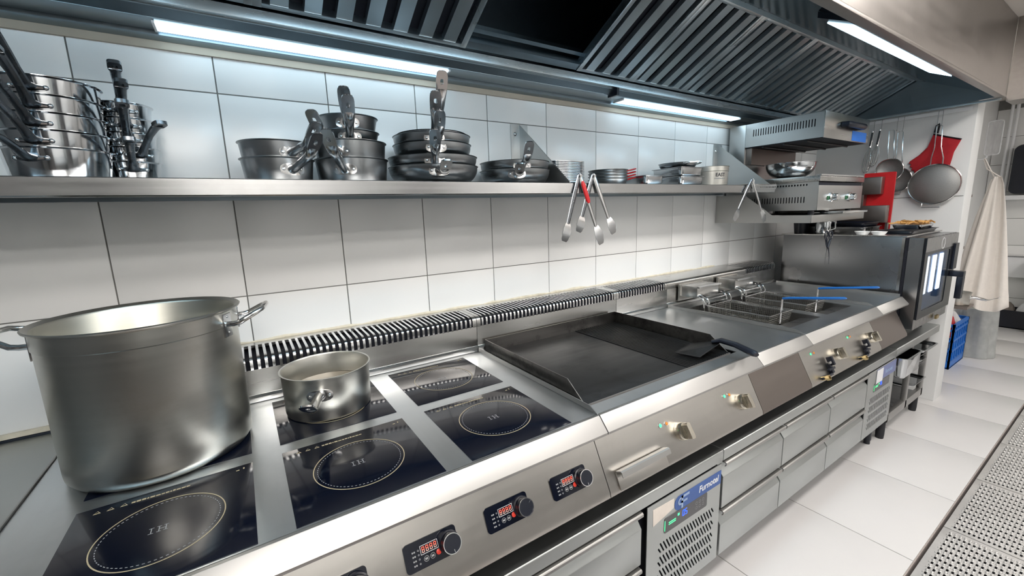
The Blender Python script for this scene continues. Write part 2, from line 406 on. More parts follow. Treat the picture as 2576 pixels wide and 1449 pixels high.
# --- ceiling lamps out of view, added to light the aisle and the far room
for x, y in ((0.3, -1.75), (1.75, -1.75), (-0.85, -2.5), (-0.85, -3.15), (2.6, -3.15), (5.0, -2.2)):
    t = thing('added_ceiling_light', 'added unseen long white lamp panel set in the ceiling over the aisle' if x < 4 else 'added unseen long white lamp panel in the ceiling beyond the passage', 'ceiling light', (x, y, ZC - 0.03), 'added ceiling lamp panels')
    MB().box(x - 0.61, x + 0.61, y - 0.17, y + 0.17, ZC - 0.026, ZC - 0.001).build('added_frame', 'white_plastic', t)
    MB().box(x - 0.585, x + 0.585, y - 0.145, y + 0.145, ZC - 0.03, ZC - 0.0255).build('added_diffuser', 'added_ceil_white', t)

# --- unseen equipment behind the camera, added for the steel to reflect
def added_fridge(x0, x1, lab):
    t = thing('added_refrigerator', lab, 'refrigerator', ((x0 + x1) / 2, -3.25, 0))
    MB().box(x0, x1, -3.58, -2.92, 0.12, 2.05).build('cabinet', 'steel_drawer', t, bevel=0.004)
    MB().box(x0 + 0.01, x1 - 0.01, -2.918, -2.88, 0.14, 2.0).build('door', 'steel_oven', t, bevel=0.004)
    MB().cyl((x1 - 0.06, -2.85, 0.9), (x1 - 0.06, -2.85, 1.4), 0.012, 10).build('handle', 'black_plastic', t)
    for x in (x0 + 0.06, x1 - 0.06):
        for y in (-3.5, -2.98): MB().cyl((x, y, 0), (x, y, 0.12), 0.02, 10).build('leg', 'black_plastic', t)
added_fridge(-1.75, -1.05, 'added unseen tall steel refrigerator in the corner of the opposite wall')
added_fridge(0.35, 1.05, 'added unseen tall steel refrigerator in the middle of the opposite wall')
for x0, x1, lab in ((-1.0, 0.3, 'added unseen steel prep table between the two tall refrigerators'), (1.1, 3.0, 'added unseen long steel prep table beside a tall refrigerator')):
    t = thing('added_prep_table', lab, 'table', ((x0 + x1) / 2, -3.25, 0))
    MB().box(x0, x1, -3.58, -2.90, 0.85, 0.90).build('top', 'steel_top', t, bevel=0.003)
    MB().box(x0 + 0.03, x1 - 0.03, -3.55, -2.95, 0.25, 0.27).build('lower_shelf', 'steel_drawer', t)
    for x in (x0 + 0.03, x1 - 0.07):
        for y in (-3.55, -2.98): MB().box(x, x + 0.04, y, y + 0.04, 0, 0.849).build('leg', 'steel_drawer', t)

# ================================================================== EXTRACTION HOOD
hood = thing('extraction_hood', 'long stainless steel extraction hood with slatted grease filters above the cooking line', 'hood', (0.6, -0.02, 1.95))
HL, HR = -2.3, 3.305
MB().box(HL, HR, -0.009, -0.0005, 1.945, 1.966).build('wall_angle', 'hood_trim', hood)
MB().prism([(-0.001, 1.966), (-0.012, 1.966), (-0.035, 1.974), (-0.035, 2.01), (-0.001, 2.01)], 'x', HL, HR).build('back_channel', 'steel_hood', hood)
MB().box(HL, HR, -0.125, -0.036, 1.984, 2.01).build('lamp_channel', 'steel_hood', hood, bevel=0.002)
for a, b in ((-0.88, -0.03), (0.91, 1.95)):
    ls = MB().box(a, b, -0.110, -0.048, 1.9775, 1.9835).build('led_strip', 'led_cool', hood, bevel=0.003, label='bright cool white strip lamp')
    for e in (a - 0.006, b + 0.001): MB().box(e, e + 0.006, -0.113, -0.045, 1.9765, 1.9835).build('end_cap', 'white_plastic', ls)
MB().prism([(-0.126, 1.986), (-0.126, 2.02), (-0.15, 2.03), (-0.15, 2.004)], 'x', HL, HR).build('trough', 'steel_hood', hood)
MB().prism([(-0.15, 2.008), (-0.172, 2.008), (-0.172, 2.036), (-0.165, 2.043), (-0.15, 2.043)], 'x', HL, HR).build('gutter_rail', 'steel_rail', hood, bevel=0.0015)
MB().box(0.80, 0.815, -0.168, -0.11, 1.975, 2.008).build('hanger', 'black_plastic', hood)
# filters: a tilted bank from A (low, at the wall) to B (high)
A = Vector((0, -0.172, 2.046)); B = Vector((0, -0.575, 2.256)); D = (B - A); Lf = D.length; D.normalize(); Nf = Vector((0, D.z, -D.y)).normalized()
if Nf.z > 0: Nf = -Nf      # Nf points down into the room
def fpt(x, t, h): return Vector((x, 0, 0)) + Vector((0, A.y, A.z)) + D * t + Nf * h
def fbox(mb, x0, x1, t0, t1, h0, h1):
    mb.M = frame(fpt(0, 0, 0), (1, 0, 0), D)
    s = 1 if mb.M.col[2].xyz.dot(Nf) > 0 else -1
    mb.box(x0, x1, t0, t1, min(s * h0, s * h1), max(s * h0, s * h1)); mb.M = Matrix.Identity(4)
slat_m = None
def filter_bank(x0, x1, pitch=0.0885):
    global slat_m
    ft = MB(); fbox(ft, x0, x0 + 0.022, 0, Lf, -0.03, 0.004); fbox(ft, x1 - 0.022, x1, 0, Lf, -0.03, 0.004)
    fbox(ft, x0, x1, 0, 0.014, -0.03, 0.003); fbox(ft, x0, x1, Lf - 0.014, Lf, -0.03, 0.003)
    f = ft.build('filter', 'steel_slat', hood, bevel=0.001)
    bk = MB(); n = max(1, round((x1 - x0 - 0.044) / pitch)); p = (x1 - x0 - 0.044) / n
    fbox(bk, x0 + 0.022, x1 - 0.022, 0.014, Lf - 0.014, -0.034, -0.026); bk.build('filter_back', 'dark_gap', f)
    if slat_m is None:
        mb = MB(); wdt = 0.051
        M = frame((0, 0, 0), (1, 0, 0), D); s = 1 if M.col[2].xyz.dot(Nf) > 0 else -1
        mb.M = M; mb.prism([(0, -s * 0.020), (0.002, 0), (wdt - 0.002, 0), (wdt, -s * 0.020), (wdt - 0.003, -s * 0.020), (wdt - 0.0045, -s * 0.0025), (0.0045, -s * 0.0025), (0.003, -s * 0.020)], 'y', 0.014, Lf - 0.014)
        slat_m = mb.mesh('slat'); slat_m.materials.append(MATS['steel_slat'])
    for i in range(n): inst(slat_m, 'slat', f, fpt(x0 + 0.022 + p * i + (p - 0.051) * 0.5, 0, 0))
    return f
for a, b in ((-1.95, -1.30), (-1.30, -0.65), (-0.65, 0.012), (0.545, 0.885), (0.885, 1.275), (1.275, 1.785), (1.785, 2.294), (2.294, 2.79), (2.79, 3.28)):
    filter_bank(a, b)
# the place where a filter has been taken out: a deep dark plenum with its ledge
mb = MB(); fbox(mb, 0.012, 0.545, 0, 0.03, -0.03, 0.0); fbox(mb, 0.012, 0.545, 0.045, 0.062, -0.05, -0.03)
mb.build('filter_ledge', 'steel_hood', hood)
# closed outer casing: top, apex band, front slope, lower lip, front face, ends
MB().box(HL, HR, -1.0, -0.001, 2.494, 2.499).build('top_sheet', 'steel_hood', hood)
MB().box(HL, HR, -0.0045, -0.0008, 2.012, 2.494).build('back_sheet', 'steel_hood', hood)
MB().prism([(-0.576, 2.252), (-0.582, 2.262), (-0.625, 2.246), (-0.625, 2.236)], 'x', HL, HR).build('apex_band', 'steel_slat', hood)
MB().prism([(-0.626, 2.236), (-0.626, 2.241), (-0.965, 2.078), (-0.965, 2.073)], 'x', HL, HR).build('front_slope', 'steel_hood_mirror', hood)
MB().prism([(-0.966, 2.073), (-0.966, 2.083), (-0.99, 2.083), (-1.006, 2.06), (-1.006, 2.048), (-0.97, 2.048)], 'x', HL, HR).build('drip_lip', 'steel_hood_front', hood, bevel=0.002)
MB().box(HL, HR, -1.004, -0.998, 2.062, 2.498).build('front_panel', 'steel_hood_front', hood, bevel=0.001)
for x in (HL, HR - 0.006):
    MB().prism([(-0.01, 2.0), (-0.01, 2.49), (-0.995, 2.49), (-0.995, 2.06), (-0.6, 2.045), (-0.17, 2.03)], 'x', x, x + 0.006).build('end_panel', 'steel_hood', hood)
MB().box(HR - 0.02, HR, -0.99, -0.13, 2.036, 2.050).build('end_flange', 'steel_slat', hood, bevel=0.002)
# lamps in the front slope; the two out of view are added for light
def sl(y): return 2.236 + (y + 0.626) * (2.236 - 2.073) / (0.965 - 0.626)
for la, lb in ((-2.15, -0.95), (-0.78, 0.50), (1.06, 2.36)):
    lm = MB().prism([(-0.872, sl(-0.872) - 0.001), (-0.872, sl(-0.872) - 0.022), (-0.966, sl(-0.966) - 0.022), (-0.966, sl(-0.966) - 0.001)], 'x', la, lb).build('lamp_housing', 'black_plastic', hood)
    MB().prism([(-0.876, sl(-0.876) - 0.0225), (-0.876, sl(-0.876) - 0.026), (-0.962, sl(-0.962) - 0.026), (-0.962, sl(-0.962) - 0.0225)], 'x', la + 0.07, lb - 0.03).build('lamp_lens', 'led_panel', lm, label='bright white lens of a seen or added hood lamp')

# ================================================================== WALL SHELF
SZ = 1.558
shelf = thing('wall_shelf', 'long stainless steel wall shelf carrying stacked saucepans and frying pans', 'shelf', (0.3, -0.17, 1.515))
MB().box(-2.3, 1.944, -0.349, -0.004, SZ - 0.003, SZ - 0.0005).build('shelf_top', 'steel_shelf', shelf)
MB().prism([(-0.350, SZ), (-0.352, SZ - 0.002), (-0.352, SZ - 0.040), (-0.349, SZ - 0.043), (-0.325, SZ - 0.043), (-0.325, SZ - 0.040), (-0.348, SZ - 0.039), (-0.348, SZ)], 'x', -2.3, 1.944).build('front_lip', 'steel_shelf', shelf)
MB().box(-2.3, 1.944, -0.348, -0.30, SZ - 0.0035 - 0.01, SZ - 0.004).build('stiffener', 'steel_hood', shelf)
MB().box(-2.3, 1.944, -0.03, -0.005, SZ - 0.04, SZ - 0.004).build('back_flange', 'steel_hood', shelf)
for bx in (-1.6, 0.356, 1.904):
    b = MB().prism([(-0.004, 1.838), (-0.345, SZ + 0.004), (-0.345, SZ), (-0.004, SZ)], 'x', bx - 0.0015, bx + 0.0015).build('bracket', 'steel_sal', shelf)
    plate_b = MB().box(bx - 0.047, bx + 0.044, -0.0045, -0.001, SZ, 1.838); plate_b.build('bracket_flange', 'steel_sal', b, bevel=0.001)
    MB().dome((bx - 0.026, -0.0045, 1.795), 0.009, 0.007, (0, -1, 0)).build('bolt', 'steel_bright', b)
for jx in (0.398,):
    MB().box(jx - 0.0008, jx + 0.0008, -0.3535, -0.352, SZ - 0.042, SZ).build('joint', 'dark_gap', shelf)

# ================================================================== COOKING LINE
CZ = 0.900
FO = Vector((0, -0.912, 0.690)); FV = Vector((0, 0.059, 0.117)).normalized()
def FM(x, v, h=0.0):
    """frame on the sloping fascia: x along, v up the slope, h proud of it"""
    N = Vector((1, 0, 0)).cross(FV); o = Vector((x, 0, 0)) + FO + FV * v + N * h
    return frame(o, (1, 0, 0), FV)
WMAT = {}
def inst_m(me, name, parent, M, label=None):
    o = bpy.data.objects.new(name, me); COL.objects.link(o); o.parent = parent
    pm = WMAT.get(parent) or Matrix.Translation(WO[parent])
    o.matrix_local = pm.inverted() @ M; WMAT[o] = M.copy(); WO[o] = M.to_translation()
    if label: o['label'] = label
    return o
def mk(mb, name, mat, bevel=0, smooth=35):
    me = mb.mesh(name, bevel=bevel, smooth=smooth); me.materials.append(MATS[mat]); return me
def vent_box(t, x0, x1, slots=True, yb=-0.178):
    MB().prism([(yb - 0.010, 0.901), (yb - 0.010, 0.915), (yb, 0.922), (yb, 1.002), (yb + 0.004, 1.002), (yb + 0.004, 0.93), (yb + 0.004, 0.901)], 'x', x0 + 0.001, x1 - 0.001).build('splashback', 'steel_splash', t, bevel=0.001)
    top = [(yb, 1.0), (yb, 1.026), (yb + 0.003, 1.034), (yb + 0.010, 1.040), (yb + 0.022, 1.043), (-0.045, 1.046)]
    if not slots:
        MB().strip(top + [(-0.004, 1.047)], 'x', x0 + 0.001, x1 - 0.001, -0.003).build('splashback_cap', 'steel_splash', t)
        return
    mb = MB()
    for a, b in ((x0 + 0.001, x0 + 0.018), (x1 - 0.018, x1 - 0.001)): mb.strip(top, 'x', a, b, -0.003)
    mb.box(x0 + 0.001, x1 - 0.001, -0.048, -0.004, 1.0435, 1.0465)
    mb.build('vent_frame', 'steel_splash', t)
    g = MB(); n = int((x1 - x0 - 0.036) / 0.0195); p = (x1 - x0 - 0.036) / n
    for i in range(n): g.strip(top, 'x', x0 + 0.018 + p * (i + 0.30), x0 + 0.018 + p * (i + 0.70), -0.003)
    g.build('vent_bars', 'steel_bright', t, kind='stuff')
    MB().box(x0 + 0.002, x1 - 0.002, yb + 0.022, -0.004, 0.93, 1.026).build('vent_duct', 'dark_gap', t)
def unit(name, label, cat, x0, x1, holes, fascia='steel_fascia', top='steel_top'):
    t = thing(name, label, cat, ((x0 + x1) / 2, -0.45, 0.588))
    mb = MB(); plate(mb, Matrix.Translation((0, 0, CZ - 0.0015)), [(x0 + 0.001, -0.862), (x1 - 0.001, -0.862), (x1 - 0.001, -0.02), (x0 + 0.001, -0.02)], holes, 0.003)
    mb.build('worktop', top, t)
    MB().prism([(-0.8625, CZ), (-0.871, CZ), (-0.904, 0.864), (-0.9025, 0.856), (-0.862, 0.853), (-0.8625, 0.87)], 'x', x0 + 0.0012, x1 - 0.0012).build('front_edge', 'steel_edge', t, bevel=0.0018)
    q = FO + FV * 0.172
    MB().strip([(q.y, q.z), (FO.y, FO.z), (-0.9145, 0.676), (-0.908, 0.668), (-0.87, 0.658)], 'x', x0 + 0.0012, x1 - 0.0012, 0.004).build('fascia', fascia, t)
    for x in (x0 + 0.0012, x1 - 0.0042):
        MB().prism([(-0.02, 0.893), (-0.80, 0.893), (-0.832, 0.845), (-0.902, 0.69), (-0.865, 0.662), (-0.02, 0.662)], 'x', x, x + 0.003).build('side_panel', 'steel_hood', t)
    MB().box(x0 + 0.0045, x1 - 0.0045, -0.86, -0.02, 0.6625, 0.667).build('base_panel', 'dark_gap', t)
    for x in (x0 + 0.06, x1 - 0.06):
        for y in (-0.80, -0.1): MB().cyl((x, y, 0.5895), (x, y, 0.662), 0.02, 14).build('foot', 'black_plastic', t)
    return t
def side_lip(t, x):
    MB().prism([(-0.19, CZ), (-0.19, CZ + 0.016), (-0.835, CZ + 0.016), (-0.868, CZ + 0.001)], 'x', x - 0.0035, x - 0.0008).build('side_lip', 'steel_edge', t)

# ---- shared little meshes for knobs and controls (local frame: x along, y up the slope, z outwards)
cp_plate = MB(); plate(cp_plate, Matrix.Translation((0, 0, 0.0015)), rrect(0, 0.118, 0, 0.056, 0.008), [], 0.003); cp_plate = mk(cp_plate, 'control_plate', 'black_glass')
kb = MB().lathe([(0, 0.003), (0.0235, 0.003), (0.0235, 0.008), (0.0205, 0.010), (0.0198, 0.027), (0.0188, 0.0285), (0, 0.0285)], 40); knob_black = mk(kb, 'knob', 'black_plastic')
kr = MB().lathe([(0.0188, 0.0283), (0.0205, 0.0283), (0.0205, 0.0292), (0.0188, 0.0292), (0.0188, 0.0283)], 40).box(-0.0006, 0.0006, -0.0178, -0.012, 0.0284, 0.029); knob_ring = mk(kr, 'knob_ring', 'steel_bright')
df = MB()
plate(df, Matrix.Translation((0, 0, 0.0034)), [(0, 0), (0.039, 0), (0.039, 0.0175), (0, 0.0175)], [[(0.0008, 0.0008), (0.0382, 0.0008), (0.0382, 0.0167), (0.0008, 0.0167)]], 0.0008)
disp_frame = mk(df, 'display_frame', 'print_white')
d1 = MB(); d2 = MB()
for i in range(4):
    M = Matrix.Translation((0.0035 + i * 0.0088, 0.003, 0.0031))
    seg7(d1, M, 'u', 0.0115); seg7(d2, M, 'l', 0.0115)
seg_red = mk(d1, 'display_figures', 'seg_red'); seg_pale = mk(d2, 'display_figures_dim', 'seg_pale')
pr_ = MB()
for i in range(4):
    pr_.annulus((0.030, 0.0365 - i * 0.0085, 0.003), 0.0010, 0.0018, 0.0004, 12)
    pr_.box(0.0165, 0.0195, 0.035 - i * 0.0085, 0.038 - i * 0.0085, 0.003, 0.0033).box(0.0205, 0.0235, 0.035 - i * 0.0085, 0.038 - i * 0.0085, 0.003, 0.0033)
for x in (0.0445, 0.0585):
    pr_.annulus((x, 0.0155, 0.003), 0.0048, 0.0056, 0.0005, 20); pr_.box(x - 0.003, x + 0.003, 0.0135, 0.0175, 0.003, 0.0033)
marks = mk(pr_, 'printed_marks', 'print_grey')
rb = MB().lathe([(0, 0.003), (0.0058, 0.003), (0.0058, 0.0038), (0.005, 0.0042), (0, 0.0042)], 20); red_btn = mk(rb, 'red_button', 'red_button')
def control(t, x, v=0.042, turn=0.0):
    c = inst_m(cp_plate, 'control_panel', t, FM(x, v), 'black control plate with red figures and a round knob')
    def at(dx, dy): return FM(x + dx, v + dy)
    inst_m(knob_black, 'knob', c, Matrix.Translation((0, 0, 0)) @ FM(x + 0.097, v + 0.027) @ Matrix.Rotation(turn, 4, 'Z'))
    inst_m(knob_ring, 'knob_ring', c, FM(x + 0.097, v + 0.027) @ Matrix.Rotation(turn, 4, 'Z'))
    inst_m(disp_frame, 'display_frame', c, at(0.0345, 0.0255)); inst_m(seg_red, 'display_figures', c, at(0.0345, 0.0255)); inst_m(seg_pale, 'display_figures', c, at(0.0345, 0.0255))
    inst_m(marks, 'printed_marks', c, at(0, 0)); inst_m(red_btn, 'red_button', c, at(0.0725, 0.0175))
gk = MB().lathe([(0, 0), (0.0275, 0), (0.0275, 0.004), (0.0265, 0.018), (0.0245, 0.021), (0, 0.021)], 36)
grip_knob = mk(gk, 'knob', 'knob_metal')
gg = MB(); plate(gg, Matrix.Translation((0, 0, 0.030)), rrect(-0.0085, 0.0085, -0.0255, 0.0255, 0.006), [], 0.024); grip_bar = mk(gg, 'knob_grip', 'knob_metal', bevel=0.002)
led_dome = MB().dome((0, 0, 0.001), 0.0055, 0.004, n=14)
led_g = mk(led_dome, 'lamp_green', 'led_green'); led_a = mk(MB().dome((0, 0, 0.001), 0.0055, 0.004, n=14), 'lamp_amber', 'led_amber')
bz = MB().lathe([(0.0055, 0), (0.0075, 0), (0.0072, 0.002), (0.0055, 0.002)], 16); bezel = mk(bz, 'bezel', 'steel_bright')
def lamp(t, x, v, me):
    l = inst_m(me, me.name.split('.')[0], t, FM(x, v)); inst_m(bezel, 'bezel', l, FM(x, v))
def metal_knob(t, x, v, turn=0.12):
    k = inst_m(grip_knob, 'knob', t, FM(x, v) @ Matrix.Rotation(turn, 4, 'Z')); inst_m(grip_bar, 'knob_grip', k, FM(x, v) @ Matrix.Rotation(turn, 4, 'Z'))

# ---- neighbouring worktop in the corner, a little lower
t = thing('side_worktop', 'plain grey steel worktop butted against the induction range', 'worktop', (-1.7, -0.45, 0))
MB().box(-2.4, -1.206, -0.90, -0.014, 0.845, 0.885).build('worktop', 'steel_drawer', t, bevel=0.002)
MB().box(-2.4, -1.206, -0.0135, -0.002, 0.846, 0.891).build('upstand', 'black_plastic', t)
MB().box(-2.38, -1.23, -0.86, -0.03, 0.12, 0.844).build('cabinet', 'steel_drawer', t)
for x in (-2.33, -1.28):
    for y in (-0.8, -0.08): MB().cyl((x, y, 0), (x, y, 0.12), 0.02, 12).build('leg', 'steel_bright', t)

# ---- induction range
t = unit('induction_range', 'six zone induction range with black glass plates and black control plates', 'range', -1.2, 0.0, [])
vent_box(t, -1.2, 0.0); side_lip(t, 0.0)
MB().box(-1.2035, -1.2005, -0.86, -0.19, 0.85, 0.905).build('side_trim', 'steel_edge', t)
zone_marks = MB()
zone_marks.annulus((0.147, 0.148, 0), 0.0965, 0.0985, 0.0003, 72)
zone_dash = MB()
for k in range(72): zone_dash.annulus((0.147, 0.148, 0), 0.0885, 0.0898, 0.0003, 1, 2 * pi * k / 72, 2 * pi * (k + 0.5) / 72)
for x0 in (0.128, 0.150):     # the serif letters I H
    if x0 == 0.128:
        zone_dash.box(0.1310, 0.1325, 0.140, 0.157, 0, 0.0003).box(0.128, 0.1355, 0.140, 0.1412, 0, 0.0003).box(0.128, 0.1355, 0.1558, 0.157, 0, 0.0003)
    else:
        for dx in (0.0, 0.010):
            zone_dash.box(0.1425 + dx, 0.1440 + dx, 0.140, 0.157, 0, 0.0003).box(0.1400 + dx, 0.1465 + dx, 0.140, 0.1412, 0, 0.0003).box(0.1400 + dx, 0.1465 + dx, 0.1558, 0.157, 0, 0.0003)
        zone_dash.box(0.1440, 0.1525, 0.1478, 0.149, 0, 0.0003)
random.seed(5)
warn = MB(); xx = 0.028
for k in range(3):
    cx = 0.034 + 0.02 * k; r = 0.006
    warn.add([(cx - r, 0.272, 0), (cx + r, 0.272, 0), (cx, 0.282, 0), (cx - r * 0.6, 0.274, 0.0003), (cx + r * 0.6, 0.274, 0.0003), (cx, 0.2795, 0.0003)], [(0, 1, 4, 3), (1, 2, 5, 4), (2, 0, 3, 5)])
xx = 0.085
while xx < 0.175:
    wl = random.uniform(0.003, 0.008); warn.box(xx, xx + wl, 0.273, 0.2765 + random.uniform(0, 0.002), 0, 0.0003); xx += wl + 0.0015
warn.box(0.262, 0.268, 0.276, 0.279, 0, 0.0003).box(0.275, 0.278, 0.278, 0.284, 0, 0.0003)
zm = mk(zone_marks, 'zone_ring', 'print_gold'); zd = mk(zone_dash, 'zone_print', 'print_grey'); zw = mk(warn, 'warning_print', 'print_gold')
gm = mk(MB().box(0, 0.294, 0, 0.297, -0.003, 0.0012), 'hob_glass', 'black_glass', bevel=0.0006)
for x in (-1.094, -0.740, -0.382):
    for y in (-0.5145, -0.8575):
        g = inst(gm, 'hob_glass', t, (x, y, CZ))
        inst(zm, 'zone_ring', g, (x, y, CZ + 0.0013)); o1 = inst(zd, 'zone_print', g, (x, y, CZ + 0.0013)); o2 = inst(zw, 'warning_print', g, (x, y, CZ + 0.0013)); o1['kind'] = o2['kind'] = 'stuff'
for i in range(6): control(t, -0.178 - 0.191 * i, turn=(0.0, 2.2, 0.1, 0.4, 0.2, 0.0)[i])
range_unit = t

# ---- griddle
t = unit('griddle', 'electric griddle with half ribbed black plate and raised splash guard', 'griddle', 0.0, 0.8, [[(0.022, -0.814), (0.775, -0.814), (0.775, -0.195), (0.022, -0.195)]])
vent_box(t, 0.0, 0.8)
gy0, gy1 = -0.792, -0.198
MB().box(0.034, 0.502, gy0, gy1, 0.872, 0.893).build('smooth_plate', 'griddle_plate', t, bevel=0.002)
poly = [(0.502, 0.872), (0.502, 0.893)]; n = 20; p = (0.762 - 0.502) / n
for i in range(n):
    x = 0.502 + p * i; poly += [(x + p * 0.10, 0.8895), (x + p * 0.38, 0.8895), (x + p * 0.52, 0.8955), (x + p * 0.86, 0.8955), (x + p * 0.99, 0.8895)]
poly += [(0.762, 0.893), (0.762, 0.872)]
MB().prism(poly, 'y', gy0, gy1).build('ribbed_plate', 'griddle_plate', t)
for x, s in ((0.026, 1), (0.768, -1)):
    MB().prism([(-0.198, 0.874), (-0.198, 0.946), (-0.708, 0.946), (-0.772, 0.899), (-0.795, 0.885), (-0.795, 0.874)], 'x', x - 0.0015, x + 0.0015).build('splash_guard', 'griddle_wall', t)
MB().box(0.0245, 0.7695, -0.1975, -0.1945, 0.874, 0.946).build('splash_guard', 'griddle_wall', t)
MB().box(0.0235, 0.7735, -0.812, -0.1945, 0.850, 0.8715).build('drip_tray', 'griddle_wall', t)
MB().box(0.030, 0.764, -0.7965, -0.7925, 0.872, 0.8935).build('plate_edge_highlight', 'steel_edge', t)  # paler strip paints the highlight along the plate's front edge
for x, xl in ((0.343, 0.264), (0.693, 0.614)):
    metal_knob(t, x, 0.062); lamp(t, xl, 0.103, led_g); lamp(t, xl + 0.029, 0.101, led_a)
# grease drawer with its bent lip
gd = MB(); gd.M = FM(0.036, 0.0, 0.001); gd.box(0, 0.206, -0.008, 0.040, 0, 0.004)
gd = gd.build('grease_drawer', 'steel_fascia', t, bevel=0.001)
hd = MB(); hd.M = FM(0.036, 0.0, 0.001); hd.prism([(0.040, 0.004), (0.044, 0.004), (0.044, 0.024), (0.040, 0.028), (0.026, 0.028), (0.026, 0.0255), (0.038, 0.0255), (0.040, 0.023)], 'x', 0, 0.206)
hd.build('drawer_lip', 'steel_edge', gd)
griddle = t

# ---- neutral worktop
t = unit('neutral_worktop', 'plain steel worktop unit with blank dark front between griddle and fryer', 'worktop', 0.8, 1.2, [], 'steel_taupe')
vent_box(t, 0.8, 1.2); side_lip(t, 1.2)

# ---- twin fryer
fy0, fy1 = -0.785, -0.265
wells = ((1.268, 1.572), (1.640, 1.944))
t = unit('twin_fryer', 'twin tank electric fryer with two drain taps and green lamps', 'fryer', 1.2, 2.0, [[(a, fy0), (b, fy0), (b, fy1), (a, fy1)] for a, b in wells])
vent_box(t, 1.2, 2.0, slots=False); side_lip(t, 2.0)
for a, b in wells:
    mb = MB()
    for x0, x1, y0, y1 in ((a - 0.002, a, fy0, fy1), (b, b + 0.002, fy0, fy1), (a, b, fy0 - 0.002, fy0), (a, b, fy1, fy1 + 0.002)): mb.box(x0, x1, y0, y1, 0.70, 0.8965)
    mb.box(a, b, fy0, fy1, 0.698, 0.702)
    wl = mb.build('tank', 'steel_oven', t)
    MB().box(a + 0.001, b - 0.001, fy0 + 0.001, fy1 - 0.001, 0.78, 0.838).build('oil', 'oil', wl)
    MB().prism([(fy0 + 0.002, 0.875), (fy0 + 0.002, 0.893), (fy0 + 0.09, 0.875), (fy0 + 0.09, 0.87)], 'x', a + 0.001, b - 0.001).build('tank_slope', 'steel_oven', wl)
    # head box with bent heating rods
    hb = MB().box(a + 0.028, b - 0.075, -0.30, -0.19, 0.955, 1.018).build('head_box', 'steel_splash', t, bevel=0.003)
    MB().box(a + 0.018, b - 0.065, -0.1925, -0.1885, 0.925, 1.022).build('head_plate', 'steel_fascia', hb)
    MB().box(a + 0.024, b - 0.072, -0.315, -0.30, 1.012, 1.019).build('head_lip', 'steel_bright', hb)
    hr = MB()
    for x, dy in ((a + 0.038, 0), (a + 0.058, -0.014), (b - 0.055, 0), (b - 0.035, -0.014)):
        hr.tube([(x, -0.205, 0.972), (x, -0.30 + dy, 0.968), (x, -0.325 + dy, 0.958), (x, -0.338 + dy, 0.935), (x, -0.338 + dy, 0.90), (x, -0.338 + dy, 0.80)], 0.0045, 8)
    hr.tube([(a + 0.038, -0.336, 0.950), (b - 0.055, -0.336, 0.950)], 0.004, 8)
    hr.build('heating_rods', 'steel_bright', t)
for x, xl in ((1.508, 1.290), (1.920, 1.682)):
    metal_knob(t, x, 0.066, 0.15); lamp(t, xl, 0.113, led_g); lamp(t, xl + 0.03, 0.112, led_a)
    vx = x - 0.120
    vb = MB(); vb.M = FM(vx, 0, 0); vb.box(-0.010, 0.010, 0.004, 0.050, 0.0, 0.016); vb.box(-0.045, 0.012, 0.020, 0.030, 0.012, 0.024); vb.box(0.0, 0.016, 0.036, 0.075, 0.006, 0.030); vb.box(-0.10, 0.0, -0.004, 0.006, 0.002, 0.012)
    v_ = vb.build('drain_valve', 'black_plastic', t, bevel=0.002)
    nz = MB(); nz.M = FM(vx - 0.085, 0.0, 0); nz.cyl((0, 0, -0.004), (0, 0, 0.018), 0.009, 16).lathe([(0.009, 0.018), (0.0125, 0.018), (0.0125, 0.030), (0.008, 0.030), (0.0075, 0.022), (0, 0.022)], 6)
    nz.build('drain_nozzle', 'brass', v_)
    lv = MB(); lv.M = FM(vx, 0.052, 0.02); lv.box(-0.028, 0.006, -0.005, 0.005, 0, 0.006); lv.build('valve_tag', 'steel_bright', v_)
fryer = t
# ---- end worktop
t = unit('end_worktop', 'plain steel worktop unit with blank dark front beside the oven', 'worktop', 2.0, 2.4, [], 'steel_taupe')
vent_box(t, 2.0, 2.4, yb=-0.172)
MB().box(2.3965, 2.3995, -0.86, -0.19, 0.895, 0.914).build('side_lip', 'steel_edge', t)

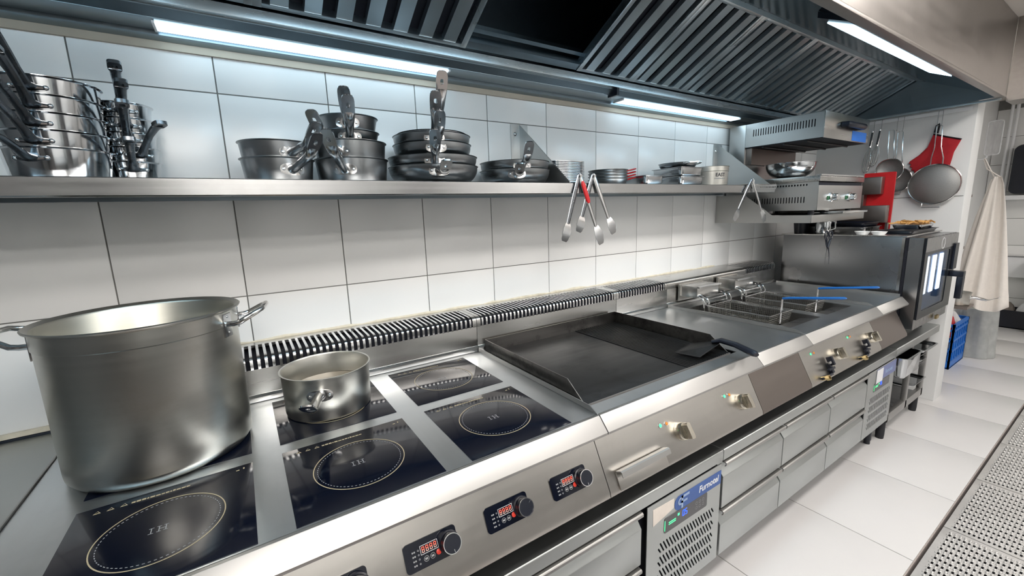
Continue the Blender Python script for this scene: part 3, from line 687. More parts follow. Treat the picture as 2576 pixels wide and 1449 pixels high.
# ---- frying baskets
def basket(x0, lab, hx):
    x1, y0, y1, zt, zb = x0 + 0.222, -0.685, -0.372, 0.928, 0.846
    t = thing('frying_basket', lab, 'basket', ((x0 + x1) / 2, (y0 + y1) / 2, zb), 'frying baskets')
    s = 0.012
    top = [(x0, y0, zt), (x1, y0, zt), (x1, y1, zt), (x0, y1, zt)]; bot = [(x0 + s, y0 + s, zb), (x1 - s, y0 + s, zb), (x1 - s, y1 - s, zb), (x0 + s, y1 - s, zb)]
    mb = MB()
    for i in range(4): mb.cyl(top[i], top[(i + 1) % 4], 0.0032, 8); mb.cyl(bot[i], bot[(i + 1) % 4], 0.0022, 6)
    mb.build('rim', 'steel_bright', t)
    wm = MB()
    for i in range(4):
        a, b = Vector(top[i]), Vector(top[(i + 1) % 4]); c, d = Vector(bot[i]), Vector(bot[(i + 1) % 4]); n = int((b - a).length / 0.0095)
        for k in range(n + 1): wm.tube([a.lerp(b, k / n), c.lerp(d, k / n)], 0.0009, 4)
        for h in (0.12, 0.25, 0.38, 0.5, 0.62, 0.75, 0.88): wm.tube([a.lerp(c, h), b.lerp(d, h)], 0.0009, 4)
    n = 22
    for k in range(n + 1): wm.tube([Vector(bot[0]).lerp(bot[1], k / n), Vector(bot[3]).lerp(bot[2], k / n)], 0.0009, 4)
    n = 30
    for k in range(n + 1): wm.tube([Vector(bot[0]).lerp(bot[3], k / n), Vector(bot[1]).lerp(bot[2], k / n)], 0.0009, 4)
    wm.build('wire_mesh', 'steel_wire', t, kind='stuff')
    hk = MB(); hk.tube([(x0 + 0.01, y1, zt), (x0 + 0.01, y1 + 0.028, zt + 0.004), (x1 - 0.01, y1 + 0.028, zt + 0.004), (x1 - 0.01, y1, zt)], 0.0028, 8); hk.build('hook_wire', 'steel_bright', t)
    MB().tube([(hx, y0 - 0.002, 0.87), (hx, y0 - 0.003, zt), (hx, y0 - 0.004, 1.0), (hx, y0 - 0.012, 1.006)], 0.010, 4, side=(1, 0, 0), thick=0.002).build('handle_bracket', 'steel_bright', t)
    MB().tube([(hx, y0 - 0.006, 1.003), (hx, -0.72, 1.009), (hx, -0.932, 1.040), (hx, -0.940, 1.0412)], [0.008, 0.009, 0.009, 0.005], 10, side=(1, 0, 0), thick=[0.005, 0.006, 0.006, 0.003]).build('grip', 'blue_grip', t)
basket(1.282, 'wire frying basket with blue grip in the tank next to the neutral worktop', 1.385)
basket(1.652, 'wire frying basket with blue grip in the tank next to the end worktop', 1.765)

# ---- turner on the griddle
t = thing('turner', 'black handled steel turner lying across the ribbed side of the griddle', 'turner', (0.70, -0.78, 0.90))
mb = MB(); mb.add([(0.575, -0.685, 0.905), (0.700, -0.668, 0.912), (0.752, -0.745, 0.931), (0.728, -0.772, 0.931), (0.600, -0.775, 0.905),
                   (0.575, -0.685, 0.9035), (0.700, -0.668, 0.9105), (0.752, -0.745, 0.9295), (0.728, -0.772, 0.9295), (0.600, -0.775, 0.9035)],
                  [(0, 1, 2, 3, 4), (9, 8, 7, 6, 5)] + [(i, (i + 1) % 5, 5 + (i + 1) % 5, 5 + i) for i in range(5)])
mb.build('blade', 'griddle_plate', t)
MB().tube([(0.725, -0.742, 0.932), (0.742, -0.770, 0.940), (0.738, -0.83, 0.938), (0.722, -0.905, 0.928), (0.718, -0.915, 0.926)], [0.012, 0.016, 0.016, 0.017, 0.011], 12, side=(1, 0.2, 0), thick=[0.006, 0.010, 0.010, 0.011, 0.007]).build('grip', 'black_plastic', t)

# ================================================================== REFRIGERATED BASES UNDER THE LINE
BY = -0.880
def drawer_profile(z0, z1):
    return [(-0.850, z0), (BY - 0.001, z0), (BY - 0.003, z0 + 0.004), (BY - 0.003, z1 - 0.062), (-0.858, z1 - 0.028), (-0.858, z1 - 0.016), (-0.850, z1 - 0.016)]
def drawer(t, x0, x1, z0, z1):
    d = MB().prism(drawer_profile(z0, z1), 'x', x0, x1).build('drawer', 'steel_drawer', t, bevel=0.0012)
    MB().prism([(-0.851, z1), (-0.888, z1), (-0.892, z1 - 0.004), (-0.892, z1 - 0.012), (-0.886, z1 - 0.019), (-0.884, z1 - 0.017), (-0.888, z1 - 0.010), (-0.887, z1 - 0.004), (-0.851, z1 - 0.004)], 'x', x0 + 0.002, x1 - 0.002).build('drawer_pull', 'steel_edge', d, bevel=0.0008)
def fridge_base(lab, x0, x1, px0, px1, cols):
    t = thing('refrigerated_base', lab, 'refrigerator', ((x0 + x1) / 2, -0.45, 0))
    MB().prism([(-0.09, 0.588), (BY - 0.002, 0.588), (BY - 0.005, 0.585), (BY - 0.005, 0.546), (BY + 0.004, 0.543), (BY + 0.004, 0.549), (-0.09, 0.549)], 'x', x0 + 0.001, x1 - 0.001).build('worktop', 'steel_drawer', t, bevel=0.0015)
    MB().box(x0 + 0.004, x1 - 0.004, -0.845, -0.10, 0.14, 0.548).build('carcass', 'dark_gap', t)
    for a, b in cols:
        drawer(t, a, b, 0.346, 0.537); drawer(t, a, b, 0.147, 0.338)
    # compressor panel with slanted slots
    holes = []
    for r in range(4):
        zc = 0.357 - r * 0.0505
        n = 20
        for i in range(n):
            x = px0 + 0.052 + i * 0.0158; a = (x, zc + 0.0165); b = (x + 0.018, zc - 0.0165)
            if i == 0: a = ((a[0] + b[0]) / 2 - 0.002, zc)
            if i == n - 1: b = ((a[0] + b[0]) / 2 + 0.002, zc)
            holes.append(slot(a[0], a[1], b[0], b[1], 0.0062))
    mb = MB(); plate(mb, Matrix(((1, 0, 0, 0), (0, 0, -1, BY), (0, 1, 0, 0), (0, 0, 0, 1))), [(px0, 0.146), (px1, 0.146), (px1, 0.534), (px0, 0.534)], holes, 0.003)
    p = mb.build('compressor_panel', 'steel_drawer', t)
    MB().box(px0, px1, BY + 0.0016, -0.846, 0.146, 0.15).build('panel_return', 'steel_drawer', p)
    for x in (x0 + 0.08, (x0 + x1) / 2, x1 - 0.10):
        for y in (-0.825 if x > x1 - 0.2 else -0.70, -0.16): MB().lathe([(0, 0), (0.016, 0), (0.016, 0.02), (0.019, 0.03), (0.019, 0.14), (0, 0.14)], 16, (x, y, 0)).build('leg', 'black_plastic', t)
    return t, p
def PM(x, z, h=0.0018): return Matrix(((1, 0, 0, x), (0, 0, -1, BY - h), (0, 1, 0, z), (0, 0, 0, 1)))
t1, p1 = fridge_base('refrigerated drawer base under the induction range with a clear blue maker badge', -1.18, 0.600, 0.196, 0.597, ((-1.17, -0.72), (-0.71, -0.28), (-0.27, 0.168)))
t2, p2 = fridge_base('refrigerated drawer base under the fryer with a faded blue badge and white note', 0.602, 2.382, 1.976, 2.376, ((0.610, 1.052), (1.060, 1.512), (1.520, 1.966)))
# badges
def badge(p, x0, x1, z0, z1, mat, logo):
    mb = MB(); r = (z1 - z0) / 2; pts = [(x1, z0), (x1, z1)]
    n = 10
    for k in range(n + 1):
        a = pi / 2 + pi * k / n; pts.append((x0 + r + r * math.cos(a) * (1.0), (z0 + z1) / 2 + r * math.sin(a)))
    if not logo: pts = [(x0, z0), (x1, z0), (x1, z1), (x0, z1)]
    plate(mb, PM(0, 0, 0.0022), pts, [], 0.0012)
    return mb.build('badge', mat, p)
b = badge(p1, 0.330, 0.596, 0.457, 0.509, 'blue_badge', True)
text('badge_lettering', 'Furnotel', 0.034, 'print_white', b, PM(0.462, 0.474, 0.0032), 0.12, 0.0003, 0.0006)
lg = MB(); lg.M = PM(0.345, 0.459, 0.0032)
lg.box(0.020, 0.029, 0, 0.046, 0, 0.0004).box(0.020, 0.062, 0.037, 0.046, 0, 0.0004).box(0.020, 0.052, 0.019, 0.027, 0, 0.0004); lg.annulus((0.016, 0.028, 0), 0.007, 0.014, 0.0004, 20, pi * 0.4, pi * 1.6)
lg.build('badge_emblem', 'badge_pale', b)
MB().add([(0.222, BY - 0.0022, 0.515), (0.327, BY - 0.0022, 0.511), (0.329, BY - 0.0022, 0.478), (0.305, BY - 0.0022, 0.472), (0.224, BY - 0.0022, 0.455), (0.222, BY - 0.0016, 0.515), (0.327, BY - 0.0016, 0.511), (0.329, BY - 0.0016, 0.478), (0.305, BY - 0.0016, 0.472), (0.224, BY - 0.0016, 0.455)],
         [(0, 1, 2, 3, 4), (9, 8, 7, 6, 5)] + [(i, (i + 1) % 5, 5 + (i + 1) % 5, 5 + i) for i in range(5)]).build('masking_tape', 'tape', p1)
def thermostat(p, x0, x1, z0, z1, lines):
    mb = MB(); plate(mb, PM(0, 0, 0.002), rrect(x0, x1, z0, z1, 0.006), [], 0.0018); d = mb.build('thermostat', 'display_grey', p)
    mb = MB(); h = (z1 - z0) * 0.42; M0 = PM(x0 + (x1 - x0) * 0.40, z0 + (z1 - z0) * 0.42, 0.0031)
    seg7(mb, M0, '0', h); seg7(mb, M0 @ Matrix.Translation((h * 0.62, 0, 0)), '5', h); mb.build('display_figures', 'seg_blue', d)
    g = MB(); g.box(x0 + 0.0005, x0 + 0.003, BY - 0.0034, BY - 0.0028, z0 + 0.010, z1 - 0.008)
    for k in range(2): g.box(x0 + 0.022, x0 + 0.058, BY - 0.0034, BY - 0.0028, z0 + 0.024 + 0.007 * k, z0 + 0.0265 + 0.007 * k)
    g.box(x0 + 0.068, x0 + 0.077, BY - 0.0034, BY - 0.0028, z1 - 0.018, z1 - 0.010); g.build('status_lamps', 'led_green', d)
    k = MB()
    for i in range(3):
        for j in range(2):
            k.M = PM(x1 - 0.062 + 0.019 * i, z0 + 0.020 + 0.017 * j, 0.0030); k.annulus((0, 0, 0), 0.005, 0.0058, 0.0003, 16)
    k.M = Matrix.Identity(4); k.build('key_marks', 'print_grey', d)
thermostat(p1, 0.280, 0.514, 0.402, 0.4565, True)
b = badge(p2, 2.10, 2.40, 0.455, 0.527, 'badge_faded', False)
text('badge_lettering', 'Furnotel', 0.034, 'badge_pale', b, PM(2.225, 0.478, 0.0032), 0.12, 0.0003, 0.0005)
MB().box(2.095, 2.190, BY - 0.0042, BY - 0.0034, 0.448, 0.525).build('paper_note', 'print_white', p2)
thermostat(p2, 2.075, 2.310, 0.402, 0.452, True)

# ================================================================== OPEN TABLE UNDER THE OVEN
t = thing('oven_table', 'open steel tray table under the combi oven with angle frame', 'table', (2.8, -0.5, 0))
MB().prism([(-0.1, 0.590), (BY, 0.590), (BY - 0.004, 0.586), (BY - 0.004, 0.542), (BY + 0.02, 0.540), (BY + 0.02, 0.552), (-0.1, 0.552)], 'x', 2.386, 3.23).build('table_top', 'steel_drawer', t, bevel=0.002)
for x in (2.392, 2.722, 3.045):
    for y in (-0.868, -0.15): MB().box(x, x + 0.028, y - 0.006, y + 0.022, 0.115, 0.551).build('post', 'steel_edge', t, bevel=0.0015)
for y in (-0.874, -0.152): MB().box(2.392, 3.073, y, y + 0.024, 0.115, 0.168).build('bottom_rail', 'steel_edge', t, bevel=0.0015)
MB().box(2.40, 3.07, -0.85, -0.13, 0.125, 0.132).build('bottom_shelf', 'steel_oven', t)
MB().box(2.40, 3.07, -0.127, -0.122, 0.12, 0.55).build('back_panel', 'dark_gap', t)
MB().box(2.384, 2.389, -0.86, -0.13, 0.12, 0.54).build('end_panel', 'steel_drawer', t)
for x in (2.405, 3.02):
    for y in (-0.845, -0.18): MB().lathe([(0, 0), (0.020, 0), (0.022, 0.03), (0.022, 0.115), (0, 0.115)], 14, (x + 0.015, y, 0)).build('leg', 'rubber', t)
for z in (0.245, 0.325, 0.385, 0.42, 0.455, 0.49):
    for x in (2.7505, 3.033):
        MB().box(x, x + 0.012, -0.84, -0.16, z - 0.003, z - 0.001).build('runner', 'steel_edge', t)
def gn_pan(lab, x0, x1, y0, y1, z0, h, grp=None, cat='container', mat='steel_polished', name='gastronorm_pan'):
    """rectangular pan with a flat rounded rim, hollow"""
    t = thing(name, lab, cat, ((x0 + x1) / 2, (y0 + y1) / 2, z0), grp)
    def loop(i, z): return [(p[0], p[1], z) for p in rrect(x0 + i, x1 - i, y0 + i, y1 - i, max(0.012, 0.024 - i * 0.3), 4)]
    rings = [loop(0.016, z0 + 0.003), loop(0.010, z0 + 0.012), loop(0.008, z0 + h - 0.004), loop(0.0, z0 + h - 0.002), loop(0.0, z0 + h), loop(0.010, z0 + h), loop(0.0115, z0 + 0.012), loop(0.0175, z0 + 0.005)]
    rings[0] = loop(0.018, z0); n = len(rings[0]); vs = [p for r in rings for p in r]; fs = []
    for a in range(len(rings) - 1):
        for i in range(n): fs.append((a * n + i, a * n + (i + 1) % n, (a + 1) * n + (i + 1) % n, (a + 1) * n + i))
    fs.append(tuple(range(n))); fs.append(tuple((len(rings) - 1) * n + i for i in range(n)))
    MB().add(vs, fs).build('pan', mat, t)
    return t
gn_pan('deep steel pan hanging under the oven table beside the compressor panel', 2.425, 2.712, -0.93, -0.42, 0.40, 0.125)
for i, (z, h, lab) in enumerate(((0.490, 0.018, 'wide shallow tray pulled furthest out, at the top of the oven table rack'), (0.455, 0.016, 'shallow steel tray second from the top in the oven table rack'), (0.42, 0.016, 'shallow steel tray third from the top in the oven table rack'), (0.385, 0.016, 'shallow steel tray fourth from the top in the oven table rack'), (0.325, 0.045, 'half deep steel pan below the shallow trays in the oven table rack'), (0.245, 0.018, 'lowest steel tray in the oven table rack'))):
    gn_pan(lab, 2.755, 3.038, (-0.93, -0.885, -0.88, -0.885, -0.87, -0.895)[i], -0.30, z, h, 'trays in the oven table', 'tray')
t = thing('pan', 'dark stock pan standing in the open bay of the oven table', 'pan', (2.56, -0.62, 0.132))
MB().lathe([(0, 0), (0.10, 0), (0.105, 0.008), (0.105, 0.17), (0.109, 0.172), (0.102, 0.172), (0.101, 0.01), (0, 0.006)], 36, (2.56, -0.62, 0.132)).build('body', 'steel_pan', t)

# ================================================================== COMBI OVEN
t = thing('combi_oven', 'stainless steel countertop combi oven with dark glass door and black L shaped handle', 'oven', (2.79, -0.55, 0.59))
MB().box(2.452, 3.130, -0.838, -0.19, 0.690, 1.236).build('body', 'steel_oven', t, bevel=0.002)
MB().box(2.447, 3.135, -0.846, -0.178, 1.236, 1.243).build('top_cover', 'steel_splash', t, bevel=0.001)
MB().box(2.4515, 2.4525, -0.8385, -0.825, 0.70, 1.234).build('side_trim', 'steel_bright', t)
MB().box(2.466, 3.128, -0.852, -0.8385, 0.70, 1.23).build('door_seal', 'dark_gap', t)
for x in (2.50, 3.08):
    for y in (-0.80, -0.24): MB().lathe([(0, 0), (0.026, 0), (0.026, 0.028), (0.020, 0.034), (0.024, 0.05), (0.024, 0.099), (0, 0.099)], 16, (x, y, 0.591)).build('foot', 'black_plastic', t)
# door: steel frame around a glass window, glowing bars behind
dy0, dy1 = -0.925, -0.853
def XZ(y): return Matrix(((1, 0, 0, 0), (0, 0, -1, y), (0, 1, 0, 0), (0, 0, 0, 1)))
win = rrect(2.535, 2.985, 0.80, 1.135, 0.02)
mb = MB(); plate(mb, XZ(-0.885), rrect(2.462, 3.128, 0.695, 1.232, 0.006), [win], 0.062); dr = mb.build('door', 'steel_oven', t)
mb = MB(); plate(mb, XZ(-0.9215), rrect(2.475, 3.126, 0.755, 1.230, 0.006), [win], 0.009); mb.build('door_face', 'door_dark', dr, bevel=0.002)
MB().prism([(2.531, 0.796), (2.989, 0.796), (2.989, 1.139), (2.531, 1.139)], 'y', -0.9235, -0.9215).build('window_pane', 'door_glass', dr)
MB().box(2.476, 3.125, -0.9275, -0.9262, 1.150, 1.229).build('door_band', 'steel_oven', dr)
MB().box(2.530, 2.99, -0.9135, -0.9120, 0.795, 1.14).build('cavity', 'cavity_blue', dr)
for x in (2.575, 2.715, 2.855): MB().box(x - 0.034, x + 0.034, -0.9190, -0.9140, 0.895, 1.118).build('glow_bar', 'oven_glow', dr, bevel=0.002)
em = MB(); em.M = Matrix(((1, 0, 0, 2.80), (0, 0, -1, -0.9276), (0, 1, 0, 1.183), (0, 0, 0, 1))); em.annulus((0, 0, 0), 0.030, 0.034, 0.0008, 36)
em.build('emblem', 'print_white', dr)
MB().box(3.03, 3.085, -0.992, -0.9265, 0.955, 0.990).box(3.03, 3.085, -0.992, -0.962, 0.815, 0.956).build('handle', 'black_plastic', dr, bevel=0.004)
MB().box(3.04, 3.118, -0.938, -0.9265, 1.0, 1.165).build('latch_plate', 'black_plastic', dr)
MB().box(2.85, 2.90, -0.935, -0.925, 0.703, 0.725).build('door_catch', 'brass', dr)

# ================================================================== SALAMANDER GRILL
sx0, sx1, sf = 2.0, 2.62, -0.557
brk = thing('grill_bracket', 'steel wall bracket shelf under the salamander grill', 'bracket', (2.3, -0.28, 1.34))
for x in (1.912, 2.66):
    MB().prism([(-0.006, 1.338), (-0.565, 1.338), (-0.565, 1.380), (-0.36, 1.384), (-0.19, 1.512), (-0.006, 1.512)], 'x', x - 0.0015, x + 0.0015).build('side_wing', 'steel_sal', brk)
MB().box(1.914, 2.658, -0.565, -0.006, 1.376, 1.380).build('shelf_plate', 'steel_sal', brk)
MB().box(1.9145, 2.6575, -0.568, -0.565, 1.338, 1.380).build('front_lip', 'steel_sal', brk, bevel=0.001)
t = thing('salamander_grill', 'two part salamander grill with slotted steel sides and two knobs', 'grill', (2.31, -0.28, 1.3815))
def YZ(x): return Matrix(((0, 0, 1, x), (1, 0, 0, 0), (0, 1, 0, 0), (0, 0, 0, 1)))   # local x->Y, y->Z, z->X
side_h = [slot(-0.13 - 0.0155 * i, 1.452, -0.13 - 0.0155 * i, 1.482, 0.0055) for i in range(24)] + [slot(-0.20 - 0.0155 * i, 1.549, -0.20 - 0.0155 * i, 1.553, 0.008) for i in range(20)]
mb = MB(); plate(mb, YZ(sx0 + 0.0015), [(-0.02, 1.406), (sf + 0.004, 1.406), (sf + 0.004, 1.566), (-0.02, 1.566)], side_h, 0.003); mb.build('base_side', 'steel_sal', t)
MB().box(sx0 + 0.012, sx1 - 0.004, sf + 0.006, -0.024, 1.408, 1.563).build('base_core', 'dark_gap', t)
MB().box(sx1 - 0.0035, sx1, sf + 0.004, -0.02, 1.406, 1.566).build('base_side', 'steel_sal', t)
MB().box(sx0, sx1, sf, sf + 0.0035, 1.406, 1.545).build('control_front', 'steel_sal', t, bevel=0.001)
MB().prism([(-0.02, 1.567), (sf - 0.004, 1.567), (sf - 0.004, 1.594), (sf, 1.599), (-0.02, 1.599)], 'x', sx0 - 0.004, sx1 + 0.004).build('base_top', 'steel_splash', t, bevel=0.002)
MB().box(sx0 + 0.01, sx1 - 0.01, sf - 0.003, sf + 0.02, 1.599, 1.606).build('grid_rail', 'steel_bright', t)
for x in (2.165, 2.42):
    k = MB(); k.M = Matrix(((1, 0, 0, x), (0, 0, -1, sf), (0, 1, 0, 1.478), (0, 0, 0, 1)))
    k.lathe([(0, 0), (0.028, 0), (0.028, 0.008), (0.021, 0.012), (0.019, 0.034), (0.016, 0.037), (0, 0.037)], 28); k = k.build('knob', 'steel_bright', t)
    MB().box(x - 0.05, x - 0.03, sf - 0.004, sf, 1.462, 1.485).build('knob_lamp', 'bin_green', k)
for x in (sx0 + 0.05, sx1 - 0.05):
    for y in (sf + 0.05, -0.08): MB().cyl((x, y, 1.3815), (x, y, 1.406), 0.016, 12).build('foot', 'black_plastic', t)
MB().box(2.12, 2.48, -0.64, -0.47, 1.3835, 1.396).build('drip_tray', 'steel_bright', t, bevel=0.002, label='bright drip tray pulled out')
MB().box(sx0, sx1, -0.125, -0.022, 1.60, 1.945).build('column', 'steel_sal', t, bevel=0.002)
MB().box(sx0 + 0.02, sx1 - 0.02, -0.16, -0.126, 1.70, 1.80).build('lift_slide', 'steel_taupe', t)
hs = [slot(-0.175 - 0.0145 * i, 1.868, -0.175 - 0.0145 * i, 1.905, 0.0055) for i in range(24)]
mb = MB(); plate(mb, YZ(sx0 + 0.0015), [(-0.126, 1.806), (sf + 0.004, 1.804), (sf + 0.004, 1.940), (-0.126, 1.942)], hs, 0.003); mb.build('hood_side', 'steel_sal', t)
MB().box(sx0 + 0.012, sx1 - 0.004, sf + 0.006, -0.127, 1.815, 1.936).build('hood_core', 'dark_gap', t)
MB().box(sx1 - 0.0035, sx1, sf + 0.004, -0.126, 1.804, 1.941).build('hood_side', 'steel_sal', t)
MB().box(sx0, sx1, sf + 0.004, -0.126, 1.9415, 1.9435).build('hood_top', 'steel_sal', t)
MB().box(sx0, sx1, sf, sf + 0.0035, 1.801, 1.943).build('hood_front', 'steel_splash', t, bevel=0.001)
MB().box(sx0 + 0.004, sx1 - 0.004, sf + 0.005, -0.13, 1.802, 1.806).build('burner_frame', 'black_matte', t)
for y in (-0.22, -0.34, -0.46): MB().cyl((sx0 + 0.03, y, 1.798), (sx1 - 0.03, y, 1.798), 0.006, 8).build('heating_rod', 'griddle_plate', t)
MB().tube([(2.22, sf, 1.885), (2.225, sf - 0.03, 1.883), (2.24, sf - 0.036, 1.882), (2.43, sf - 0.036, 1.882), (2.445, sf - 0.03, 1.883), (2.45, sf, 1.885)], 0.017, 10).build('handle', 'black_plastic', t)
MB().box(2.375, 2.585, sf - 0.0012, sf - 0.0002, 1.806, 1.862).build('blue_reflection', 'blue_reflection', t)  # flat blue patch standing in for a reflection on the steel
# bowl on the grill
t = thing('mixing_bowl', 'polished steel mixing bowl on top of the salamander base', 'bowl', (2.225, -0.30, 1.6))
pf = [(0, 0)] + [(0.055 + 0.081 * math.sin(a), 0.085 * (1 - math.cos(a)) + 0.001) for a in [k * pi / 2 / 12 for k in range(13)]] + [(0.144, 0.0875), (0.144, 0.089), (0.134, 0.0885)] + [(0.053 + 0.080 * math.sin(a), 0.085 * (1 - math.cos(a)) + 0.003) for a in [k * pi / 2 / 12 for k in range(11, -1, -1)]] + [(0, 0.003)]
MB().lathe(pf, 48, (2.225, -0.30, 1.6065)).build('bowl', 'steel_polished', t)

# ================================================================== POTS AND PANS
def handle_parts(t, cx, cy, zatt, ratt, tip, style, mat, width=0.0095):
    c = Vector((cx, cy, zatt)); tip = Vector(tip); d = Vector((tip.x - cx, tip.y - cy, 0)).normalized(); sd = Vector((-d.y, d.x, 0))
    a = c + d * (ratt - 0.001); out = a + d * 0.022 + Vector((0, 0, 0.004)); T = (tip - out).normalized(); Ltot = (tip - out).length
    if style == 'tube':
        T2 = (T + Vector((0, 0, 0.42))).normalized(); m4 = tip - T2 * 0.047; m3 = m4 - T2 * 0.006 - T * 0.012; m5 = tip - T2 * 0.040; m1 = out.lerp(m3, 0.15); m2 = out.lerp(m3, 0.65)
        h = MB().tube([a, out, m1, m2, m3, m4, m5], [0.015, 0.0125, 0.0118, 0.0128, 0.0145, 0.0160, 0.0165], 14, side=sd, thick=[0.014, 0.0118, 0.0108, 0.0108, 0.009, 0.004, 0.0024]).build('handle', mat, t)
        MB().ring(tip - T2 * 0.020, T2, sd, 0.030, 0.0168, 0.0075, 0.0048, 0.0042, 28).build('hanging_eye', mat, h)
        # oval riveted plate bent round the wall
        n = 14; vs = []; fs = []; az = math.atan2(d.y, d.x)
        for k in range(2):
            for i in range(n):
                q = 2 * pi * i / n; ang = az + 0.034 * math.copysign(abs(math.cos(q)) ** 0.7, math.cos(q)) / ratt; hz = 0.0165 * math.copysign(abs(math.sin(q)) ** 0.8, math.sin(q)); rr = ratt + (0.0025 if k else -0.001)
                vs.append((cx + rr * math.cos(ang), cy + rr * math.sin(ang), zatt + hz))
        vs.append((cx + (ratt + 0.0035) * d.x, cy + (ratt + 0.0035) * d.y, zatt))
        fs += [(i, (i + 1) % n, n + (i + 1) % n, n + i) for i in range(n)] + [(n + i, n + (i + 1) % n, 2 * n) for i in range(n)]
        pl = MB().add(vs, fs)
        for s_ in (-1, 1):
            ang = az + s_ * 0.024 / ratt; e = Vector((math.cos(ang), math.sin(ang), 0)); pl.dome(Vector((cx, cy, zatt)) + e * (ratt + 0.002), 0.0042, 0.003, e, 8, 2)
        pl.build('handle_plate', 'steel_bright', t)
    else:
        up = Vector((0, 0, 1)); m1 = a + d * 0.018 + up * 0.004
        p = [a, m1]
        for f in (0.2, 0.45, 0.7, 0.9): p.append(m1.lerp(tip, f) + up * (0.012 * math.sin(f * pi)))
        p.append(tip - (tip - m1).normalized() * 0.016)
        h = MB().tube(p, [0.019, 0.0115, 0.0082, 0.0086, 0.0102, 0.0122, 0.0128], 10, side=sd, thick=[0.008, 0.0068, 0.006, 0.006, 0.0056, 0.005, 0.0044]).build('handle', mat, t)
        Te = (tip - p[-2]).normalized(); MB().ring(tip - Te * 0.008, Te, sd, 0.0175, 0.0130, 0.0080, 0.0055, 0.0085, 20).build('hanging_eye', mat, h)
        ft = MB(); az = math.atan2(d.y, d.x)
        pts = [Vector((cx, cy, zatt)) + Vector((math.cos(az + q / ratt), math.sin(az + q / ratt), 0)) * (ratt + 0.002) for q in (-0.026, -0.013, 0, 0.013, 0.026)]
        ft.tube(pts, [0.004, 0.0055, 0.0065, 0.0055, 0.004], 8)
        for q in (pts[0], pts[-1]): ft.dome(q + (q - c).normalized() * 0.002, 0.0055, 0.0045, (q - c), 8, 3)
        ft.build('handle_foot', 'steel_handle', t)
def pan(name, lab, cat, grp, x, y, z, rb, rr, h, tip, style, mat='steel_pan', hmat='steel_handle', flare=False, tilt=0.0, hf=0.62):
    t = thing(name, lab, cat, (x, y, z), grp)
    if flare:
        qs = [k / 8 * pi / 2 for k in range(9)]
        pf = [(0, 0)] + [(rb + (rr - rb) * math.sin(q), (h - 0.002) * (1 - math.cos(q))) for q in qs] + [(rr + 0.003, h), (rr - 0.002, h)] + [(rb - 0.002 + (rr - rb) * math.sin(q), 0.003 + (h - 0.005) * (1 - math.cos(q))) for q in qs[::-1]] + [(0, 0.003)]
    else:
        pf = [(0, 0), (rb - 0.008, 0), (rb - 0.002, 0.002), (rb, 0.008), (rr, h - 0.004), (rr + 0.001, h - 0.003), (rr + 0.0045, h - 0.001), (rr + 0.0045, h), (rr, h), (rr - 0.002, h - 0.004), (rb - 0.002, 0.009), (rb - 0.006, 0.004), (0, 0.003)]
    MB().lathe(pf, 56, (x, y, z)).build('body', mat, t)
    zt = z + h * hf; f = hf
    ratt = rb + (rr - rb) * f if not flare else rb + (rr - rb) * math.sin(math.acos(1 - f))
    handle_parts(t, x, y, zt, ratt, tip, style, hmat)
    return t
S0 = SZ + 0.0005
order = ['bottom', 'second', 'third', 'fourth', 'top']
# wide stack of polished saucepans with cast handles
tips = [(-1.150, -0.43, 1.636), (-1.120, -0.44, 1.694), (-1.112, -0.44, 1.733), (-1.098, -0.44, 1.781), (-1.100, -0.43, 1.822)]
for i in range(5):
    pan('saucepan', '%s pan of the wide stack of mirror polished saucepans above the stock pot' % order[i], 'saucepan', 'wide polished saucepans', -1.090, -0.215, S0 + 0.0362 * i, 0.085, 0.0920, 0.066, tips[i], 'cast', 'steel_polished', 'steel_cast')
# narrow stack of small polished saucepans
tips = [(-0.947, -0.31, 1.647), (-0.887, -0.28, 1.692), (-0.949, -0.30, 1.730), (-0.946, -0.29, 1.776), (-0.953, -0.28, 1.817)]
for i in range(5):
    pan('small_saucepan', '%s pan of the narrow stack of small mirror polished saucepans' % order[i], 'saucepan', 'narrow polished saucepans', -0.980, -0.100, S0 + 0.0362 * i, 0.055, 0.0610, 0.057, tips[i], 'cast', 'steel_polished', 'steel_cast')
# two brushed saucepans
for i, tip in enumerate(((-0.560, -0.42, 1.661), (-0.558, -0.40, 1.692))):
    pan('saucepan', ('lower' if i == 0 else 'upper') + ' of the two dark brushed saucepans stacked as a pair', 'saucepan', 'brushed saucepans', -0.637, -0.18, S0 + 0.046 * i, 0.089, 0.0955, 0.068, tip, 'tube', hf=0.5)
# four brushed saucepans, two large below two smaller
spec = ((0.0, 0.103, 0.1095, 0.074, (-0.539, -0.43, 1.670), 'bottom large pan'), (0.052, 0.101, 0.1075, 0.074, (-0.565, -0.40, 1.721), 'second large pan'),
        (0.112, 0.080, 0.088, 0.046, (-0.471, -0.40, 1.768), 'third smaller pan'), (0.150, 0.078, 0.087, 0.052, (-0.475, -0.38, 1.794), 'topmost smaller pan'))
for dz, rb, rr, h, tip, nm in spec:
    pan('saucepan', nm + ' of the four dark brushed saucepans stacked next to the frying pans', 'saucepan', 'brushed saucepans', -0.425, -0.18, S0 + dz, rb, rr, h, tip, 'tube', hf=0.5)
